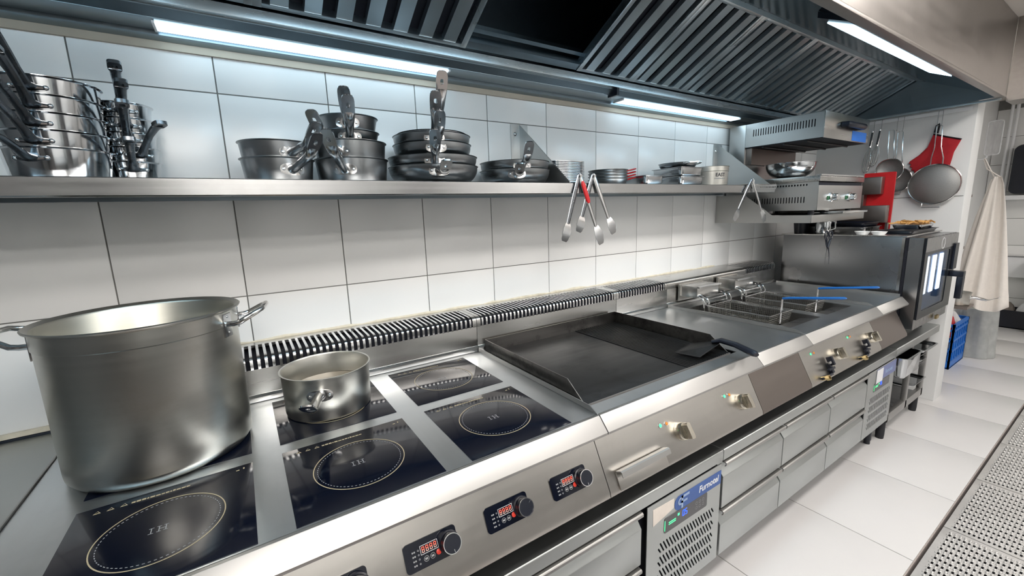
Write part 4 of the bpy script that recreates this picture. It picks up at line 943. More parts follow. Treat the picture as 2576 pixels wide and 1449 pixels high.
# five frying pans
spec = ((0.0, 0.100, 0.156, 0.058, (-0.238, -0.50, 1.600)), (0.032, 0.098, 0.154, 0.058, (-0.251, -0.46, 1.686)), (0.078, 0.094, 0.135, 0.054, (-0.232, -0.46, 1.738)), (0.108, 0.092, 0.133, 0.054, (-0.242, -0.46, 1.790)), (0.128, 0.088, 0.118, 0.042, (-0.218, -0.46, 1.846)))
for i, (dz, rb, rr, h, tip) in enumerate(spec):
    pan('frying_pan', '%s pan of the five stacked dark steel frying pans' % order[i], 'frying pan', 'stacked frying pans', -0.145, -0.185, S0 + dz, rb, rr, h, tip, 'tube', flare=True, hf=0.6)
for i, (dz, rb, rr, h, tip) in enumerate(((0.0, 0.095, 0.139, 0.055, (0.042, -0.46, 1.604)), (0.030, 0.094, 0.137, 0.056, (0.112, -0.42, 1.680)))):
    pan('frying_pan', ('lower' if i == 0 else 'upper') + ' of the two frying pans nested beside the shelf bracket', 'frying pan', 'frying pans by the bracket', 0.203, -0.185, S0 + dz, rb, rr, h, tip, 'tube', flare=True, hf=0.6)
# stock pot on the hob
px, py, pz = -0.973, -0.366, CZ + 0.0015
t = thing('stock_pot', 'huge scratched stainless steel stock pot on the induction range', 'pot', (px, py, pz))
R_ = 0.180; Hh = 0.345
MB().lathe([(0, 0), (R_ - 0.022, 0), (R_ - 0.008, 0.004), (R_ - 0.001, 0.014), (R_, 0.024), (R_ + 0.001, Hh - 0.042), (R_ + 0.003, Hh - 0.040), (R_ + 0.003, Hh - 0.006), (R_ + 0.011, Hh - 0.002), (R_ + 0.012, Hh + 0.001), (R_ + 0.009, Hh + 0.003), (R_, Hh - 0.003)], 96, (px, py, pz)).build('body', 'steel_pot', t, smooth=40)
MB().lathe([(R_, Hh - 0.0032), (R_ - 0.003, Hh - 0.008), (R_ - 0.003, 0.02), (R_ - 0.012, 0.006), (0, 0.005)], 96, (px, py, pz)).build('inside', 'steel_pot_inside', t)
def loop_handle(ang, lab):
    d = Vector((math.cos(ang), math.sin(ang), 0)); s_ = Vector((-d.y, d.x, 0)); c = Vector((px, py, pz + Hh - 0.036)) + d * (R_ + 0.003)
    up = Vector((0, 0, 1)); w_ = 0.058
    h = MB().tube([c + s_ * w_ - d * 0.010, c + s_ * w_ + d * 0.006, c + s_ * (w_ + 0.004) + d * 0.018 + up * 0.003, c + s_ * (w_ - 0.006) + d * 0.05 + up * 0.020, c + s_ * (w_ - 0.024) + d * 0.064 + up * 0.027, c + d * 0.067 + up * 0.028, c - s_ * (w_ - 0.024) + d * 0.064 + up * 0.027, c - s_ * (w_ - 0.006) + d * 0.05 + up * 0.020, c - s_ * (w_ + 0.004) + d * 0.018 + up * 0.003, c - s_ * w_ + d * 0.006, c - s_ * w_ - d * 0.010], 0.0062, 10).build('handle', 'steel_bright', t)
    for k in (-1, 1):
        pl = MB(); n = c + s_ * w_ * k; n = Vector((px, py, n.z)) + (Vector((n.x, n.y, n.z)) - Vector((px, py, n.z))).normalized() * (R_ + 0.001)
        e = (n - Vector((px, py, n.z))).normalized(); M = frame(n, e.cross(up), up); g_ = 1 if M.col[2].xyz.dot(e) > 0 else -1
        pl.M = M; pl.box(-0.015, 0.015, -0.030, 0.026, min(-0.004 * g_, 0.0035 * g_), max(-0.004 * g_, 0.0035 * g_)); pl.M = Matrix.Identity(4)
        for q in (-0.020, 0.0, 0.018): pl.dome(n + up * q + e * 0.003, 0.0062 if q == 0 else 0.0035, 0.005 if q == 0 else 0.003, e, 8, 2)
        pl.build('handle_plate', 'steel_handle', h, bevel=0.001)
loop_handle(math.radians(-10), ''); loop_handle(math.radians(170), '')
# saucepan on the hob with the end of its handle towards the aisle
t = pan('saucepan', 'steel saucepan of brown broth standing on the induction range', 'saucepan', None, -0.594, -0.345, CZ + 0.0015, 0.117, 0.1195, 0.126, (-0.680, -0.60, CZ + 0.118), 'tube', 'steel_pot', 'steel_bright', hf=0.62)
MB().lathe([(0, 0.062), (0.113, 0.062), (0.114, 0.060), (0.114, 0.010), (0, 0.010)], 48, (-0.594, -0.345, CZ + 0.0015)).build('broth', 'broth', t)

# ================================================================== SMALL THINGS ON THE SHELF
for i in range(13):
    top_ = i == 12
    gn_pan('topmost shallow tray of the rectangular tray stack on the shelf' if top_ else 'shallow rectangular steel tray inside the tray stack behind the red gripped tongs', 0.367, 0.545, -0.237, -0.075, S0 + 0.0064 * i, 0.022, 'stacked rectangular trays', 'tray', 'steel_polished', 'shallow_tray')
for i in range(4):
    t = thing('handled_dish', '%s dish of the round steel dishes with red side grips' % ['bottom', 'second', 'third', 'top'][i], 'dish', (0.722, -0.19, S0 + 0.0135 * i), 'red gripped dishes')
    MB().lathe([(0, 0), (0.076, 0), (0.080, 0.004), (0.088, 0.026), (0.092, 0.028), (0.092, 0.030), (0.086, 0.030), (0.078, 0.006), (0, 0.003)], 40, (0.722, -0.19, S0 + 0.0135 * i)).build('dish', 'steel_pan', t)
    MB().tube([(0.806, -0.20, S0 + 0.027 + 0.0135 * i), (0.835, -0.203, S0 + 0.030 + 0.0135 * i), (0.885, -0.208, S0 + 0.040 + 0.0135 * i)], [0.011, 0.012, 0.012], 8, side=(0, 1, 0), thick=0.0038).build('grip', 'red_plastic', t)
gn_pan('small rectangular steel dish between the red gripped dishes and stacked pans', 0.885, 1.035, -0.28, -0.10, S0, 0.046, None, 'dish', 'steel_handle')
gn_pan('lower rectangular pan beside the round lettered pot on the shelf', 1.14, 1.35, -0.29, -0.08, S0, 0.046, 'pans by the lettered pot', 'container', 'steel_handle')
gn_pan('upper rectangular pan beside the round lettered pot on the shelf', 1.145, 1.345, -0.285, -0.085, S0 + 0.042, 0.050, 'pans by the lettered pot', 'container', 'steel_handle')
t = thing('colander', 'dark two handled pan on top of the rectangular pans', 'pan', (1.245, -0.185, S0 + 0.094))
MB().lathe([(0, 0), (0.080, 0), (0.090, 0.01), (0.094, 0.024), (0.098, 0.026), (0.092, 0.026), (0.088, 0.012), (0, 0.003)], 40, (1.245, -0.185, S0 + 0.0925)).build('body', 'steel_pan', t)
MB().tube([(1.19, -0.262, S0 + 0.108), (1.185, -0.300, S0 + 0.112), (1.215, -0.318, S0 + 0.114), (1.25, -0.318, S0 + 0.114), (1.275, -0.300, S0 + 0.112), (1.27, -0.272, S0 + 0.108)], 0.0045, 8).build('handle', 'steel_bright', t)
t = thing('lettered_pot', 'round brushed steel pot with dark lettering near the end of the shelf', 'pot', (1.523, -0.185, S0))
MB().lathe([(0, 0), (0.098, 0), (0.103, 0.006), (0.104, 0.078), (0.107, 0.080), (0.107, 0.104), (0.109, 0.106), (0.103, 0.106), (0.101, 0.008), (0, 0.004)], 56, (1.523, -0.185, S0)).build('body', 'steel_pot', t)
for body, size, z in (('EAST', 0.026, 0.050),):   # lettering bent round the pot
    cu = bpy.data.curves.new('tmp', 'FONT'); cu.body = body; cu.size = size; cu.align_x = 'CENTER'; cu.extrude = 0.0003; cu.offset = 0.0006; cu.resolution_u = 3
    ob = bpy.data.objects.new('tmp', cu); COL.objects.link(ob); me = bpy.data.meshes.new_from_object(ob.evaluated_get(bpy.context.evaluated_depsgraph_get()))
    bpy.data.objects.remove(ob); a0 = math.radians(-110)
    vs = [(1.523 + (0.1043 + v.co.z) * math.cos(a0 + v.co.x / 0.104), -0.185 + (0.1043 + v.co.z) * math.sin(a0 + v.co.x / 0.104), S0 + z + v.co.y) for v in me.vertices]
    MB().add(vs, [tuple(p.vertices) for p in me.polygons]).build('lettering', 'black_plastic', t); bpy.data.meshes.remove(me)
mb = MB()
for k in range(7): mb.M = frame((1.523 + 0.1042 * math.cos(math.radians(-127 + 5.2 * k)), -0.185 + 0.1042 * math.sin(math.radians(-127 + 5.2 * k)), S0 + 0.036), (-math.sin(math.radians(-127 + 5.2 * k)), math.cos(math.radians(-127 + 5.2 * k)), 0), (0, 0, 1)); mb.box(-0.0035, 0.0035, 0, 0.005, -0.0008, 0.0008)
mb.build('small_print', 'print_grey', t, kind='stuff')
t = thing('perforated_tray', 'low perforated steel tray at the free end of the shelf', 'tray', (1.82, -0.26, S0))
mb = MB(); hl = [rrect(1.70 + 0.0165 * i, 1.7075 + 0.0165 * i, SZ - 0.014, SZ - 0.007, 0.001, 2) for i in range(14)]
plate(mb, Matrix(((1, 0, 0, 0), (0, 0, -1, -0.3545), (0, 1, 0, 0), (0, 0, 0, 1))), [(1.66, SZ - 0.020), (1.950, SZ - 0.020), (1.950, SZ + 0.006), (1.66, SZ + 0.006)], hl, 0.0014); mb.build('front_flange', 'steel_bright', t)
MB().box(1.66, 1.895, -0.354, -0.20, S0 + 0.0045, S0 + 0.006).build('tray', 'steel_bright', t)
# tongs hooked on the lip
def tongs(lab, hinge, ends, y, grip=None):
    t = thing('tongs', lab, 'tongs', (hinge[0], y, min(ends[0][1], ends[1][1])), 'tongs hanging from the shelf')
    H_ = Vector((hinge[0], y, hinge[1]))
    for k, e in enumerate(ends):
        E_ = Vector((e[0], y - 0.006 * (k + 1), e[1])); dd = (E_ - H_).normalized(); sd = dd.cross(Vector((0, 1, 0))).normalized(); Lg = (E_ - H_).length
        yy = Vector((0, -1, 0)); p = lambda f, o=0.0: H_.lerp(E_, f) + yy * o
        MB().tube([p(0), p(0.03), p(0.35), p(0.70), p(0.74)], [0.006, 0.0095, 0.0108, 0.0085, 0.008], 8, side=sd, thick=[0.003, 0.0035, 0.0035, 0.003, 0.003]).build('arm', 'steel_bright' if (k == 1) else 'steel_cast', t)  # first arm in darker steel, its shade put into the colour
        # scalloped claw
        n = 9; L_ = []; R2 = []
        for i in range(n):
            f = i / (n - 1); wd = 0.008 + 0.012 * math.sin(min(1, f * 1.25 + 0.08) * pi * 0.72) * (1 - max(0, f - 0.8) * 3.2) + (0.0018 if i % 2 else 0)
            L_.append(p(0.73 + 0.27 * f, 0.004 * math.sin(f * pi)) + sd * wd); R2.append(p(0.73 + 0.27 * f, 0.004 * math.sin(f * pi)) - sd * wd)
        vs = [tuple(q + yy * 0.001) for q in L_ + R2] + [tuple(q - yy * 0.001) for q in L_ + R2]; fs = []
        for i in range(n - 1):
            fs += [(i, i + 1, n + i + 1, n + i), (2 * n + i, 3 * n + i, 3 * n + i + 1, 2 * n + i + 1), (i, 2 * n + i, 2 * n + i + 1, i + 1), (n + i, n + i + 1, 3 * n + i + 1, 3 * n + i)]
        fs += [(0, n, 3 * n, 2 * n), (n - 1, 3 * n - 1, 4 * n - 1, 2 * n - 1)]
        MB().add(vs, fs).build('claw', 'steel_handle', t)
        if grip and k == grip - 1: MB().tube([p(0.10, 0.003), p(0.14, 0.003), p(0.36, 0.003), p(0.40, 0.003)], [0.006, 0.0105, 0.0105, 0.006], 8, side=sd, thick=[0.003, 0.005, 0.005, 0.003]).build('grip', 'red_plastic', t)
    MB().cyl(H_ + Vector((0, 0.008, -0.008)), H_ + Vector((0, -0.010, -0.008)), 0.006, 10).build('hinge', 'steel_handle', t)
tongs('steel tongs with a red grip hooked over the shelf lip', (0.394, 1.592), ((0.306, 1.332), (0.503, 1.309)), -0.358, 2)
tongs('plain steel tongs hooked beside the red gripped tongs', (0.468, 1.593), ((0.380, 1.365), (0.575, 1.349)), -0.358)
tongs('plain steel tongs hooked over the shelf end by the salamander bracket', (1.665, 1.590), ((1.490, 1.37), (1.805, 1.35)), -0.362)

# ================================================================== END WALL
XE = XR
t = thing('hanging_rail', 'thin steel utensil rail fixed along the end wall under the hood', 'rail', (XE - 0.02, -0.55, 2.0))
MB().box(XE - 0.016, XE - 0.012, -0.87, -0.30, 2.004, 2.026).build('bar', 'white_plastic', t)
for y in (-0.33, -0.6, -0.84): MB().box(XE - 0.012, XE - 0.001, y - 0.008, y + 0.008, 2.008, 2.024).build('standoff', 'steel_bright', t)
def s_hook(t, y, ztop, zbot, x=XE - 0.018):
    MB().tube([(x + 0.004, y, ztop - 0.006), (x + 0.004, y, ztop + 0.004), (x - 0.004, y, ztop + 0.007), (x - 0.007, y, ztop), (x - 0.007, y, zbot + 0.006), (x - 0.012, y, zbot), (x - 0.018, y, zbot + 0.006)], 0.0016, 6).build('hook', 'steel_bright', t)
def whisk(lab, y, ztop, zbot, lean):
    t = thing('whisk', lab, 'whisk', (XE - 0.045, y, zbot), 'hanging whisks'); x = XE - 0.042
    s_hook(t, y, 2.022, ztop)
    zs = ztop - 0.115
    MB().tube([(x, y, ztop), (x, y + lean * 0.3, zs)], [0.007, 0.009], 10).build('grip', 'steel_bright', t)
    MB().tube([(x - 0.009, y - 0.001, ztop - 0.01), (x - 0.009, y + lean * 0.3, zs + 0.01)], 0.006, 8).build('grip_stripe', 'black_plastic', t)
    Lw = zs - zbot; wm = MB()
    for k in range(7):
        a = pi * k / 7; pts = []
        for i in range(13):
            f = i / 12; s2 = -1 + 2 * f; r = 0.034 * math.sin((1 - abs(s2)) ** 0.001 * 0 + pi * (0.06 + 0.88 * f)) ** 0.8 if 0 < f < 1 else 0.006
            q = math.sin(f * pi); off = math.cos(f * pi)
            pts.append((x + off * (0.008 + 0.026 * q ** 0.7) * math.cos(a), y + lean * (0.3 + 0.7 * q) + off * (0.008 + 0.034 * q ** 0.7) * math.sin(a), zs - Lw * q))
        wm.tube(pts, 0.0011, 5)
    wm.build('wires', 'steel_bright', t)
whisk('balloon whisk hanging closest to the salamander grill', -0.372, 1.955, 1.655, 0.022)
whisk('balloon whisk with black striped grip hanging next to the small sieves', -0.415, 1.960, 1.70, 0.028)
def sieve(lab, yc, zc, r, x, ztop, mat='mesh_steel', tilt=0.0, depth=0.5, wires=True):
    t = thing('sieve', lab, 'sieve', (x, yc, zc - r), 'hanging sieves')
    s_hook(t, yc + 0.01, 2.022, ztop)
    n = 40; rim = [(x - 0.004, yc + r * math.cos(2 * pi * i / n), zc + r * math.sin(2 * pi * i / n)) for i in range(n)]
    MB().tube(rim, 0.0038, 8, closed=True).build('rim', 'steel_bright', t)
    m = MB(); m.M = Matrix(((0, 0, 1, x), (1, 0, 0, yc), (0, 1, 0, zc), (0, 0, 0, 1)))
    pf = [(r * math.cos(a), -r * depth * math.sin(a)) for a in [k * pi / 2 / 9 for k in range(10)]]
    pf2 = [(max(0, q[0] - 0.0012), q[1] + 0.0012) for q in pf[::-1]]
    m.lathe(pf + pf2[1:], 40); m.build('mesh_bowl', mat, t)
    h = MB(); zt_ = zc + r
    for s_ in (-1, 1):
        h.tube([(x - 0.004, yc + s_ * r * 0.22, zt_ - 0.004), (x - 0.006, yc + s_ * r * 0.22, zt_ + 0.04), (x - 0.006, yc + 0.004 + s_ * 0.016, zt_ + (ztop - zt_) * 0.45), (x - 0.006, yc + 0.01 + s_ * 0.014, ztop - 0.006), (x - 0.006, yc + 0.01 + s_ * 0.004, ztop)], 0.0032, 6)
    h.build('handle', 'steel_bright', t)
    MB().tube([(x - 0.004, yc - r * 0.35, zc - r * 0.93), (x - 0.012, yc - r * 0.35, zc - r - 0.022), (x - 0.012, yc + r * 0.35, zc - r - 0.022), (x - 0.004, yc + r * 0.35, zc - r * 0.93)], 0.0028, 6).build('rest', 'steel_bright', t)
sieve('large round mesh sieve hanging over the red oven glove', -0.746, 1.545, 0.132, XE - 0.060, 1.93, depth=0.26)
sieve('small mesh sieve hanging in front of the other small sieve', -0.515, 1.660, 0.078, XE - 0.118, 1.935, depth=-0.45)
sieve('small mesh sieve hanging behind the other small sieve', -0.548, 1.590, 0.082, XE - 0.058, 1.925, depth=-0.4)
# red oven glove
t = thing('oven_glove', 'red cloth oven glove with dark cuff hanging behind the large sieve', 'glove', (XE - 0.02, -0.72, 1.62))
out = [(-0.742, 1.935), (-0.700, 1.925), (-0.735, 1.862), (-0.745, 1.862)]
gl = [(-0.700, 1.880), (-0.680, 1.800), (-0.640, 1.750), (-0.596, 1.715), (-0.590, 1.700), (-0.604, 1.692), (-0.598, 1.676), (-0.612, 1.668), (-0.608, 1.652), (-0.624, 1.648), (-0.628, 1.632), (-0.648, 1.628), (-0.700, 1.650), (-0.745, 1.648), (-0.800, 1.655), (-0.806, 1.70), (-0.812, 1.75), (-0.838, 1.825)]
def puff(poly, x0, th, name, mat, par):
    n = len(poly); cy = sum(p[0] for p in poly) / n; cz = sum(p[1] for p in poly) / n; vs = []; fs = []
    for sgn in (0, 1):
        for q, hgt in ((1.0, 0.35), (0.93, 0.8), (0.75, 1.0)):
            for p in poly: vs.append((x0 - (th * (0.5 + (0.5 * hgt) * (1 if sgn else -1))), cy + (p[0] - cy) * q, cz + (p[1] - cz) * q))
    for sgn in (0, 1):
        o = sgn * 3 * n
        for k in range(2):
            for i in range(n): fs.append((o + k * n + i, o + k * n + (i + 1) % n, o + (k + 1) * n + (i + 1) % n, o + (k + 1) * n + i))
        fs.append(tuple(o + 2 * n + i for i in range(n)))
    for i in range(n): fs.append((i, (i + 1) % n, 3 * n + (i + 1) % n, 3 * n + i))
    return MB().add(vs, fs).build(name, mat, par)
puff(gl, XE - 0.004, 0.026, 'glove', 'red_cloth', t)
MB().tube([(XE - 0.018, -0.702, 1.882), (XE - 0.018, -0.765, 1.855), (XE - 0.018, -0.838, 1.828)], 0.005, 8, side=(0, 0.3, 1), thick=0.014).build('cuff', 'black_matte', t)
MB().tube([(XE - 0.018, -0.705, 1.89), (XE - 0.022, -0.712, 1.935), (XE - 0.018, -0.722, 1.945), (XE - 0.018, -0.724, 1.93), (XE - 0.018, -0.72, 1.885)], 0.006, 6).build('hanging_loop', 'black_matte', t)
s_hook(t, -0.714, 2.022, 1.935)
# red board held in a steel rack on the oven
t = thing('board_rack', 'dark steel rack with two wide straps holding the red cutting board', 'rack', (2.95, -0.55, 1.245))
MB().box(2.895, 2.958, -0.570, -0.30, 1.490, 1.606).build('strap', 'steel_taupe', t, bevel=0.006)
MB().box(2.895, 2.958, -0.612, -0.30, 1.300, 1.416).build('strap', 'steel_taupe', t, bevel=0.006)
MB().box(2.90, 2.955, -0.48, -0.28, 1.2505, 1.60).build('upright', 'steel_taupe', t, bevel=0.002)
MB().box(2.86, 3.04, -0.64, -0.26, 1.2440, 1.250).build('foot_plate', 'steel_taupe', t)
for y in (-0.62,): MB().box(2.915, 2.945, y, y + 0.012, 1.25, 1.30).build('post', 'steel_taupe', t)
t = MB(); t.M = Matrix.Translation((0, 0, 0)); plate(t, Matrix(((0, 0, 1, 2.972), (1, 0, 0, 0), (0, 1, 0, 0), (0, 0, 0, 1))), rrect(-0.620, -0.45, 1.252, 1.636, 0.008), [], 0.014)
tag(t.build('cutting_board', 'red_plastic', bevel=0.002), 'red plastic cutting board standing upright in the steel rack', 'cutting board')

# ================================================================== THINGS ON THE OVEN
OZ = 1.2435
def tray(lab, x0, x1, y0, y1, z, h, mat, name='oven_tray', cat='tray'):
    return gn_pan(lab, x0, x1, y0, y1, z, h, None, cat, mat, name)
tray('flat black oven tray lying across the oven top', 2.60, 3.10, -0.84, -0.66, OZ, 0.02, 'black_plastic')
tray('dark steel baking tray on the oven under the other tray', 2.56, 2.84, -0.62, -0.24, OZ, 0.042, 'steel_oven')
tray('black rimmed tray stacked on the dark baking tray', 2.57, 2.85, -0.61, -0.25, OZ + 0.043, 0.026, 'black_plastic')
ft = tray('shallow steel tray heaped with golden fried strips on the oven', 2.78, 3.06, -0.83, -0.67, OZ + 0.021, 0.028, 'steel_bright')
random.seed(11)
for i in range(26):
    x = random.uniform(2.81, 3.03); y = random.uniform(-0.815, -0.685); a = random.uniform(0, pi); l = random.uniform(0.02, 0.045); z = OZ + 0.052 + random.uniform(0, 0.012)
    d = Vector((math.cos(a), math.sin(a), 0)) * l
    o = MB().tube([Vector((x, y, z)) - d, Vector((x, y, z + random.uniform(0.002, 0.010))), Vector((x, y, z + random.uniform(-0.002, 0.008))) + d], 0.005, 6, side=(0, 0, 1), thick=0.004).build('fried_strip', 'fries', None, origin=(x, y, z))
    tag(o, 'golden fried strip in the heap on the oven tray', 'food', 'fried strips')
for y, lab in ((-0.700, 'small white dish next to the black tray on the oven'), (-0.618, 'small white dish next to the dark baking tray on the oven')):
    t = MB().lathe([(0, 0), (0.028, 0), (0.038, 0.016), (0.040, 0.020), (0.037, 0.020), (0.027, 0.004), (0, 0.003)], 32, (2.505, y, OZ)).build('dish', 'white_ceramic', None, origin=(2.505, y, OZ)); tag(t, lab, 'dish', 'white dishes')
t = thing('black_tub', 'black plastic tub at the back of the oven top', 'tub', (2.53, -0.265, OZ))
MB().lathe([(0, 0), (0.040, 0), (0.050, 0.098), (0.054, 0.10), (0.048, 0.10), (0.038, 0.004), (0, 0.004)], 28, (2.53, -0.265, OZ)).build('tub', 'black_plastic', t)
t = thing('steel_jug', 'polished steel jug between the black tub and the trays', 'jug', (2.505, -0.405, OZ))
MB().lathe([(0, 0), (0.040, 0), (0.044, 0.01), (0.046, 0.06), (0.042, 0.095), (0.046, 0.10), (0.041, 0.10), (0.043, 0.06), (0.039, 0.006), (0, 0.005)], 32, (2.505, -0.405, OZ)).build('jug', 'steel_polished', t)
MB().tube([(2.495, -0.448, OZ + 0.085), (2.49, -0.478, OZ + 0.08), (2.49, -0.480, OZ + 0.035), (2.495, -0.450, OZ + 0.025)], 0.005, 8).build('handle', 'steel_bright', t)
# scissors hanging from the grill bracket
t = thing('scissors', 'black handled kitchen scissors hanging from the grill bracket in front of the oven', 'scissors', (2.15, -0.572, 1.12)); sy = -0.575
MB().tube([(2.135, sy + 0.004, 1.338), (2.135, sy - 0.006, 1.332), (2.137, sy - 0.004, 1.29), (2.140, sy, 1.272)], 0.0018, 6).build('hook', 'steel_bright', t)
for s_, lab in ((-1, 0), (1, 1)):
    c = Vector((2.140 + s_ * 0.022, sy - 0.003 * s_, 1.258)); n = 18
    MB().tube([(c.x + 0.020 * math.cos(2 * pi * i / n), c.y, c.z + 0.024 * math.sin(2 * pi * i / n)) for i in range(n)], 0.0045, 6, closed=True).build('finger_ring', 'black_plastic', t)
    MB().tube([(c.x, c.y, c.z - 0.022), (2.140 + s_ * 0.006, c.y, 1.205), (2.142 - s_ * 0.006, c.y, 1.185)], [0.006, 0.007, 0.005], 8).build('shank', 'black_plastic', t)
    MB().tube([(2.142 - s_ * 0.004, c.y, 1.192), (2.146 + s_ * 0.014, c.y, 1.15), (2.150 + s_ * 0.020, c.y, 1.085)], [0.0075, 0.006, 0.0008], 6, thick=[0.0015, 0.0012, 0.0006], side=(1, 0, 0)).build('blade', 'steel_pan' if s_ < 0 else 'black_plastic', t)

# ================================================================== DRAIN GRATES IN THE FLOOR
gtray = struct(MB().box(-0.598, 4.798, -1.570, -1.266, -0.085, -0.062).build('floor_channel', 'dark_gap'))
GW, GY0, GY1 = 0.5835, -1.562, -1.276
stud = MB(); nx, ny = 13, 16
pl = MB(); hol = []
for i in range(nx):
    for j in range(ny):
        cx = 0.030 + (GW - 0.06 - 0.020) * i / (nx - 1); cy = 0.036 + (0.286 - 0.065) * j / (ny - 1)
        hol.append([(cx - 0.0085, cy - 0.0036), (cx + 0.0085, cy - 0.0036), (cx + 0.0085, cy + 0.0036), (cx - 0.0085, cy + 0.0036)])
        stud.M = Matrix.Translation((cx + 0.0215, cy, 0)) @ Matrix.Diagonal((1.5, 1, 1, 1)); stud.dome((0, 0, 0), 0.0062, 0.006, n=8, k=2)
        stud.M = Matrix.Translation((cx, cy + 0.0074, 0)) @ Matrix.Diagonal((2.2, 1, 1, 1)); stud.dome((0, 0, 0), 0.0032, 0.004, n=7, k=2)
stud.M = Matrix.Identity(4)
plate(pl, Matrix.Translation((0, 0, -0.0015)), [(0.0015, 0), (GW - 0.0015, 0), (GW - 0.0015, 0.286), (0.0015, 0.286)], hol, 0.003)
gm_ = mk(pl, 'grate_plate', 'grate_steel'); sm_ = mk(stud, 'raised_studs', 'grate_steel')
fm_ = MB().box(0.001, GW - 0.001, 0, 0.003, -0.028, -0.003).box(0.001, GW - 0.001, 0.283, 0.286, -0.028, -0.003).box(0.001, 0.004, 0, 0.286, -0.028, -0.003).box(GW - 0.004, GW - 0.001, 0, 0.286, -0.028, -0.003); fm_ = mk(fm_, 'grate_skirt', 'grate_steel')
for i in range(6):
    x = 1.729 + 0.586 * (i - 2) - 0.0
    t = thing('drain_grate', 'studded steel drain grate section set in the white tiled floor', 'drain grate', (x, GY0, -0.03), 'drain grate sections')
    inst(gm_, 'grate_plate', t, (x, GY0, 0.0)); o = inst(sm_, 'raised_studs', t, (x, GY0, 0.0)); o['kind'] = 'stuff'; inst(fm_, 'grate_skirt', t, (x, GY0, 0.0))

# ================================================================== BEYOND THE PASSAGE
t = thing('apron', 'cream cloth apron hanging by its neck loop in the passage beyond the end wall', 'apron', (4.2, -0.9, 0.55))
nu, nv = 26, 22; vs = []; fs = []
for k in (0, 1):
    for j in range(nv):
        f = j / (nv - 1); z = 1.60 - 1.04 * f
        y0 = -0.868 + 0.0 * f + 0.085 * f ** 0.8; y1 = -0.915 - 0.135 * f ** 0.8
        if f < 0.02: y0, y1 = -0.872, -0.912
        for i in range(nu):
            u = i / (nu - 1); fold = 0.030 * math.sin(u * 15 + 1.2 * f) * (0.25 + f) + 0.02 * math.sin(u * 6.2)
            vs.append((4.20 + 0.16 * (u - 0.5) * f - fold + k * 0.006, y0 + (y1 - y0) * u, z + 0.03 * math.sin(u * 7) * f * (1 if f > 0.9 else 0.2)))
N_ = nu * nv
for j in range(nv - 1):
    for i in range(nu - 1):
        a = j * nu + i; fs += [(a, a + 1, a + nu + 1, a + nu), (N_ + a, N_ + a + nu, N_ + a + nu + 1, N_ + a + 1)]
bd = [i for i in range(nu)] + [j * nu + nu - 1 for j in range(1, nv)] + [(nv - 1) * nu + i for i in range(nu - 2, -1, -1)] + [j * nu for j in range(nv - 2, 0, -1)]
for i in range(len(bd)): fs.append((bd[i], N_ + bd[i], N_ + bd[(i + 1) % len(bd)], bd[(i + 1) % len(bd)]))
MB().add(vs, fs).build('cloth', 'cloth_cream', t, smooth=80)
MB().tube([(4.205, -0.875, 1.59), (4.205, -0.845, 1.66), (4.205, -0.812, 1.735), (4.205, -0.806, 1.745), (4.205, -0.803, 1.735), (4.205, -0.83, 1.66), (4.205, -0.905, 1.595)], 0.008, 6, side=(1, 0, 0), thick=0.004).build('neck_loop', 'cloth_cream', t)
MB().tube([(4.21, -0.87, 1.58), (4.215, -0.835, 1.3), (4.21, -0.80, 1.0), (4.20, -0.775, 0.72)], [0.012, 0.03, 0.034, 0.036], 8, side=(0, 1, 0), thick=0.016).build('apron_tie', 'cloth_cream', t)
t = thing('coat_hook', 'white wall arm with a clear holder that carries the apron', 'hook', (4.2, -0.46, 1.75))
MB().tube([(4.205, -0.452, 1.75), (4.205, -0.80, 1.742), (4.205, -0.815, 1.750), (4.205, -0.816, 1.765)], 0.006, 8).build('arm', 'white_plastic', t)
MB().box(4.19, 4.22, -0.462, -0.4515, 1.70, 1.80).build('base', 'white_plastic', t)
mb = MB(); plate(mb, Matrix(((0, 0, 1, 4.18), (1, 0, 0, 0), (0, 1, 0, 0), (0, 0, 0, 1))), rrect(-0.885, -0.80, 1.762, 2.02, 0.02), [], 0.012); mb.build('clear_holder', 'clear_plastic', t)
mb = MB(); plate(mb, Matrix(((0, 0, 1, 4.172), (1, 0, 0, 0), (0, 1, 0, 0), (0, 0, 0, 1))), rrect(-0.885, -0.80, 1.762, 2.02, 0.02), [rrect(-0.880, -0.805, 1.768, 2.014, 0.016)], 0.006); mb.build('holder_rim', 'white_plastic', t)
# narrow shelf rack behind the apron
t = thing('utility_rack', 'tall dark rack with shelves standing behind the end wall', 'rack', (4.1, -0.6, 0))
for y in (-0.80, -0.50): MB().box(3.84, 3.87, y, y + 0.03, 0.60, 1.70).build('post', 'black_plastic', t)
for z in (0.60, 1.05, 1.45): MB().box(3.845, 3.865, -0.50, -0.4515, z + 0.0205, z + 0.04).build('wall_arm', 'black_plastic', t)
for z in (0.60, 1.05, 1.45): MB().box(3.84, 4.04, -0.90 if z < 0.7 else -0.80, -0.4515, z, z + 0.02).build('rack_shelf', 'steel_taupe', t)
pan('saucepan', 'steel saucepan on the low rack shelf beside the apron', 'saucepan', None, 3.95, -0.825, 0.6205, 0.066, 0.071, 0.10, (3.97, -1.03, 0.70), 'tube', 'steel_pot', 'steel_bright', hf=0.6)
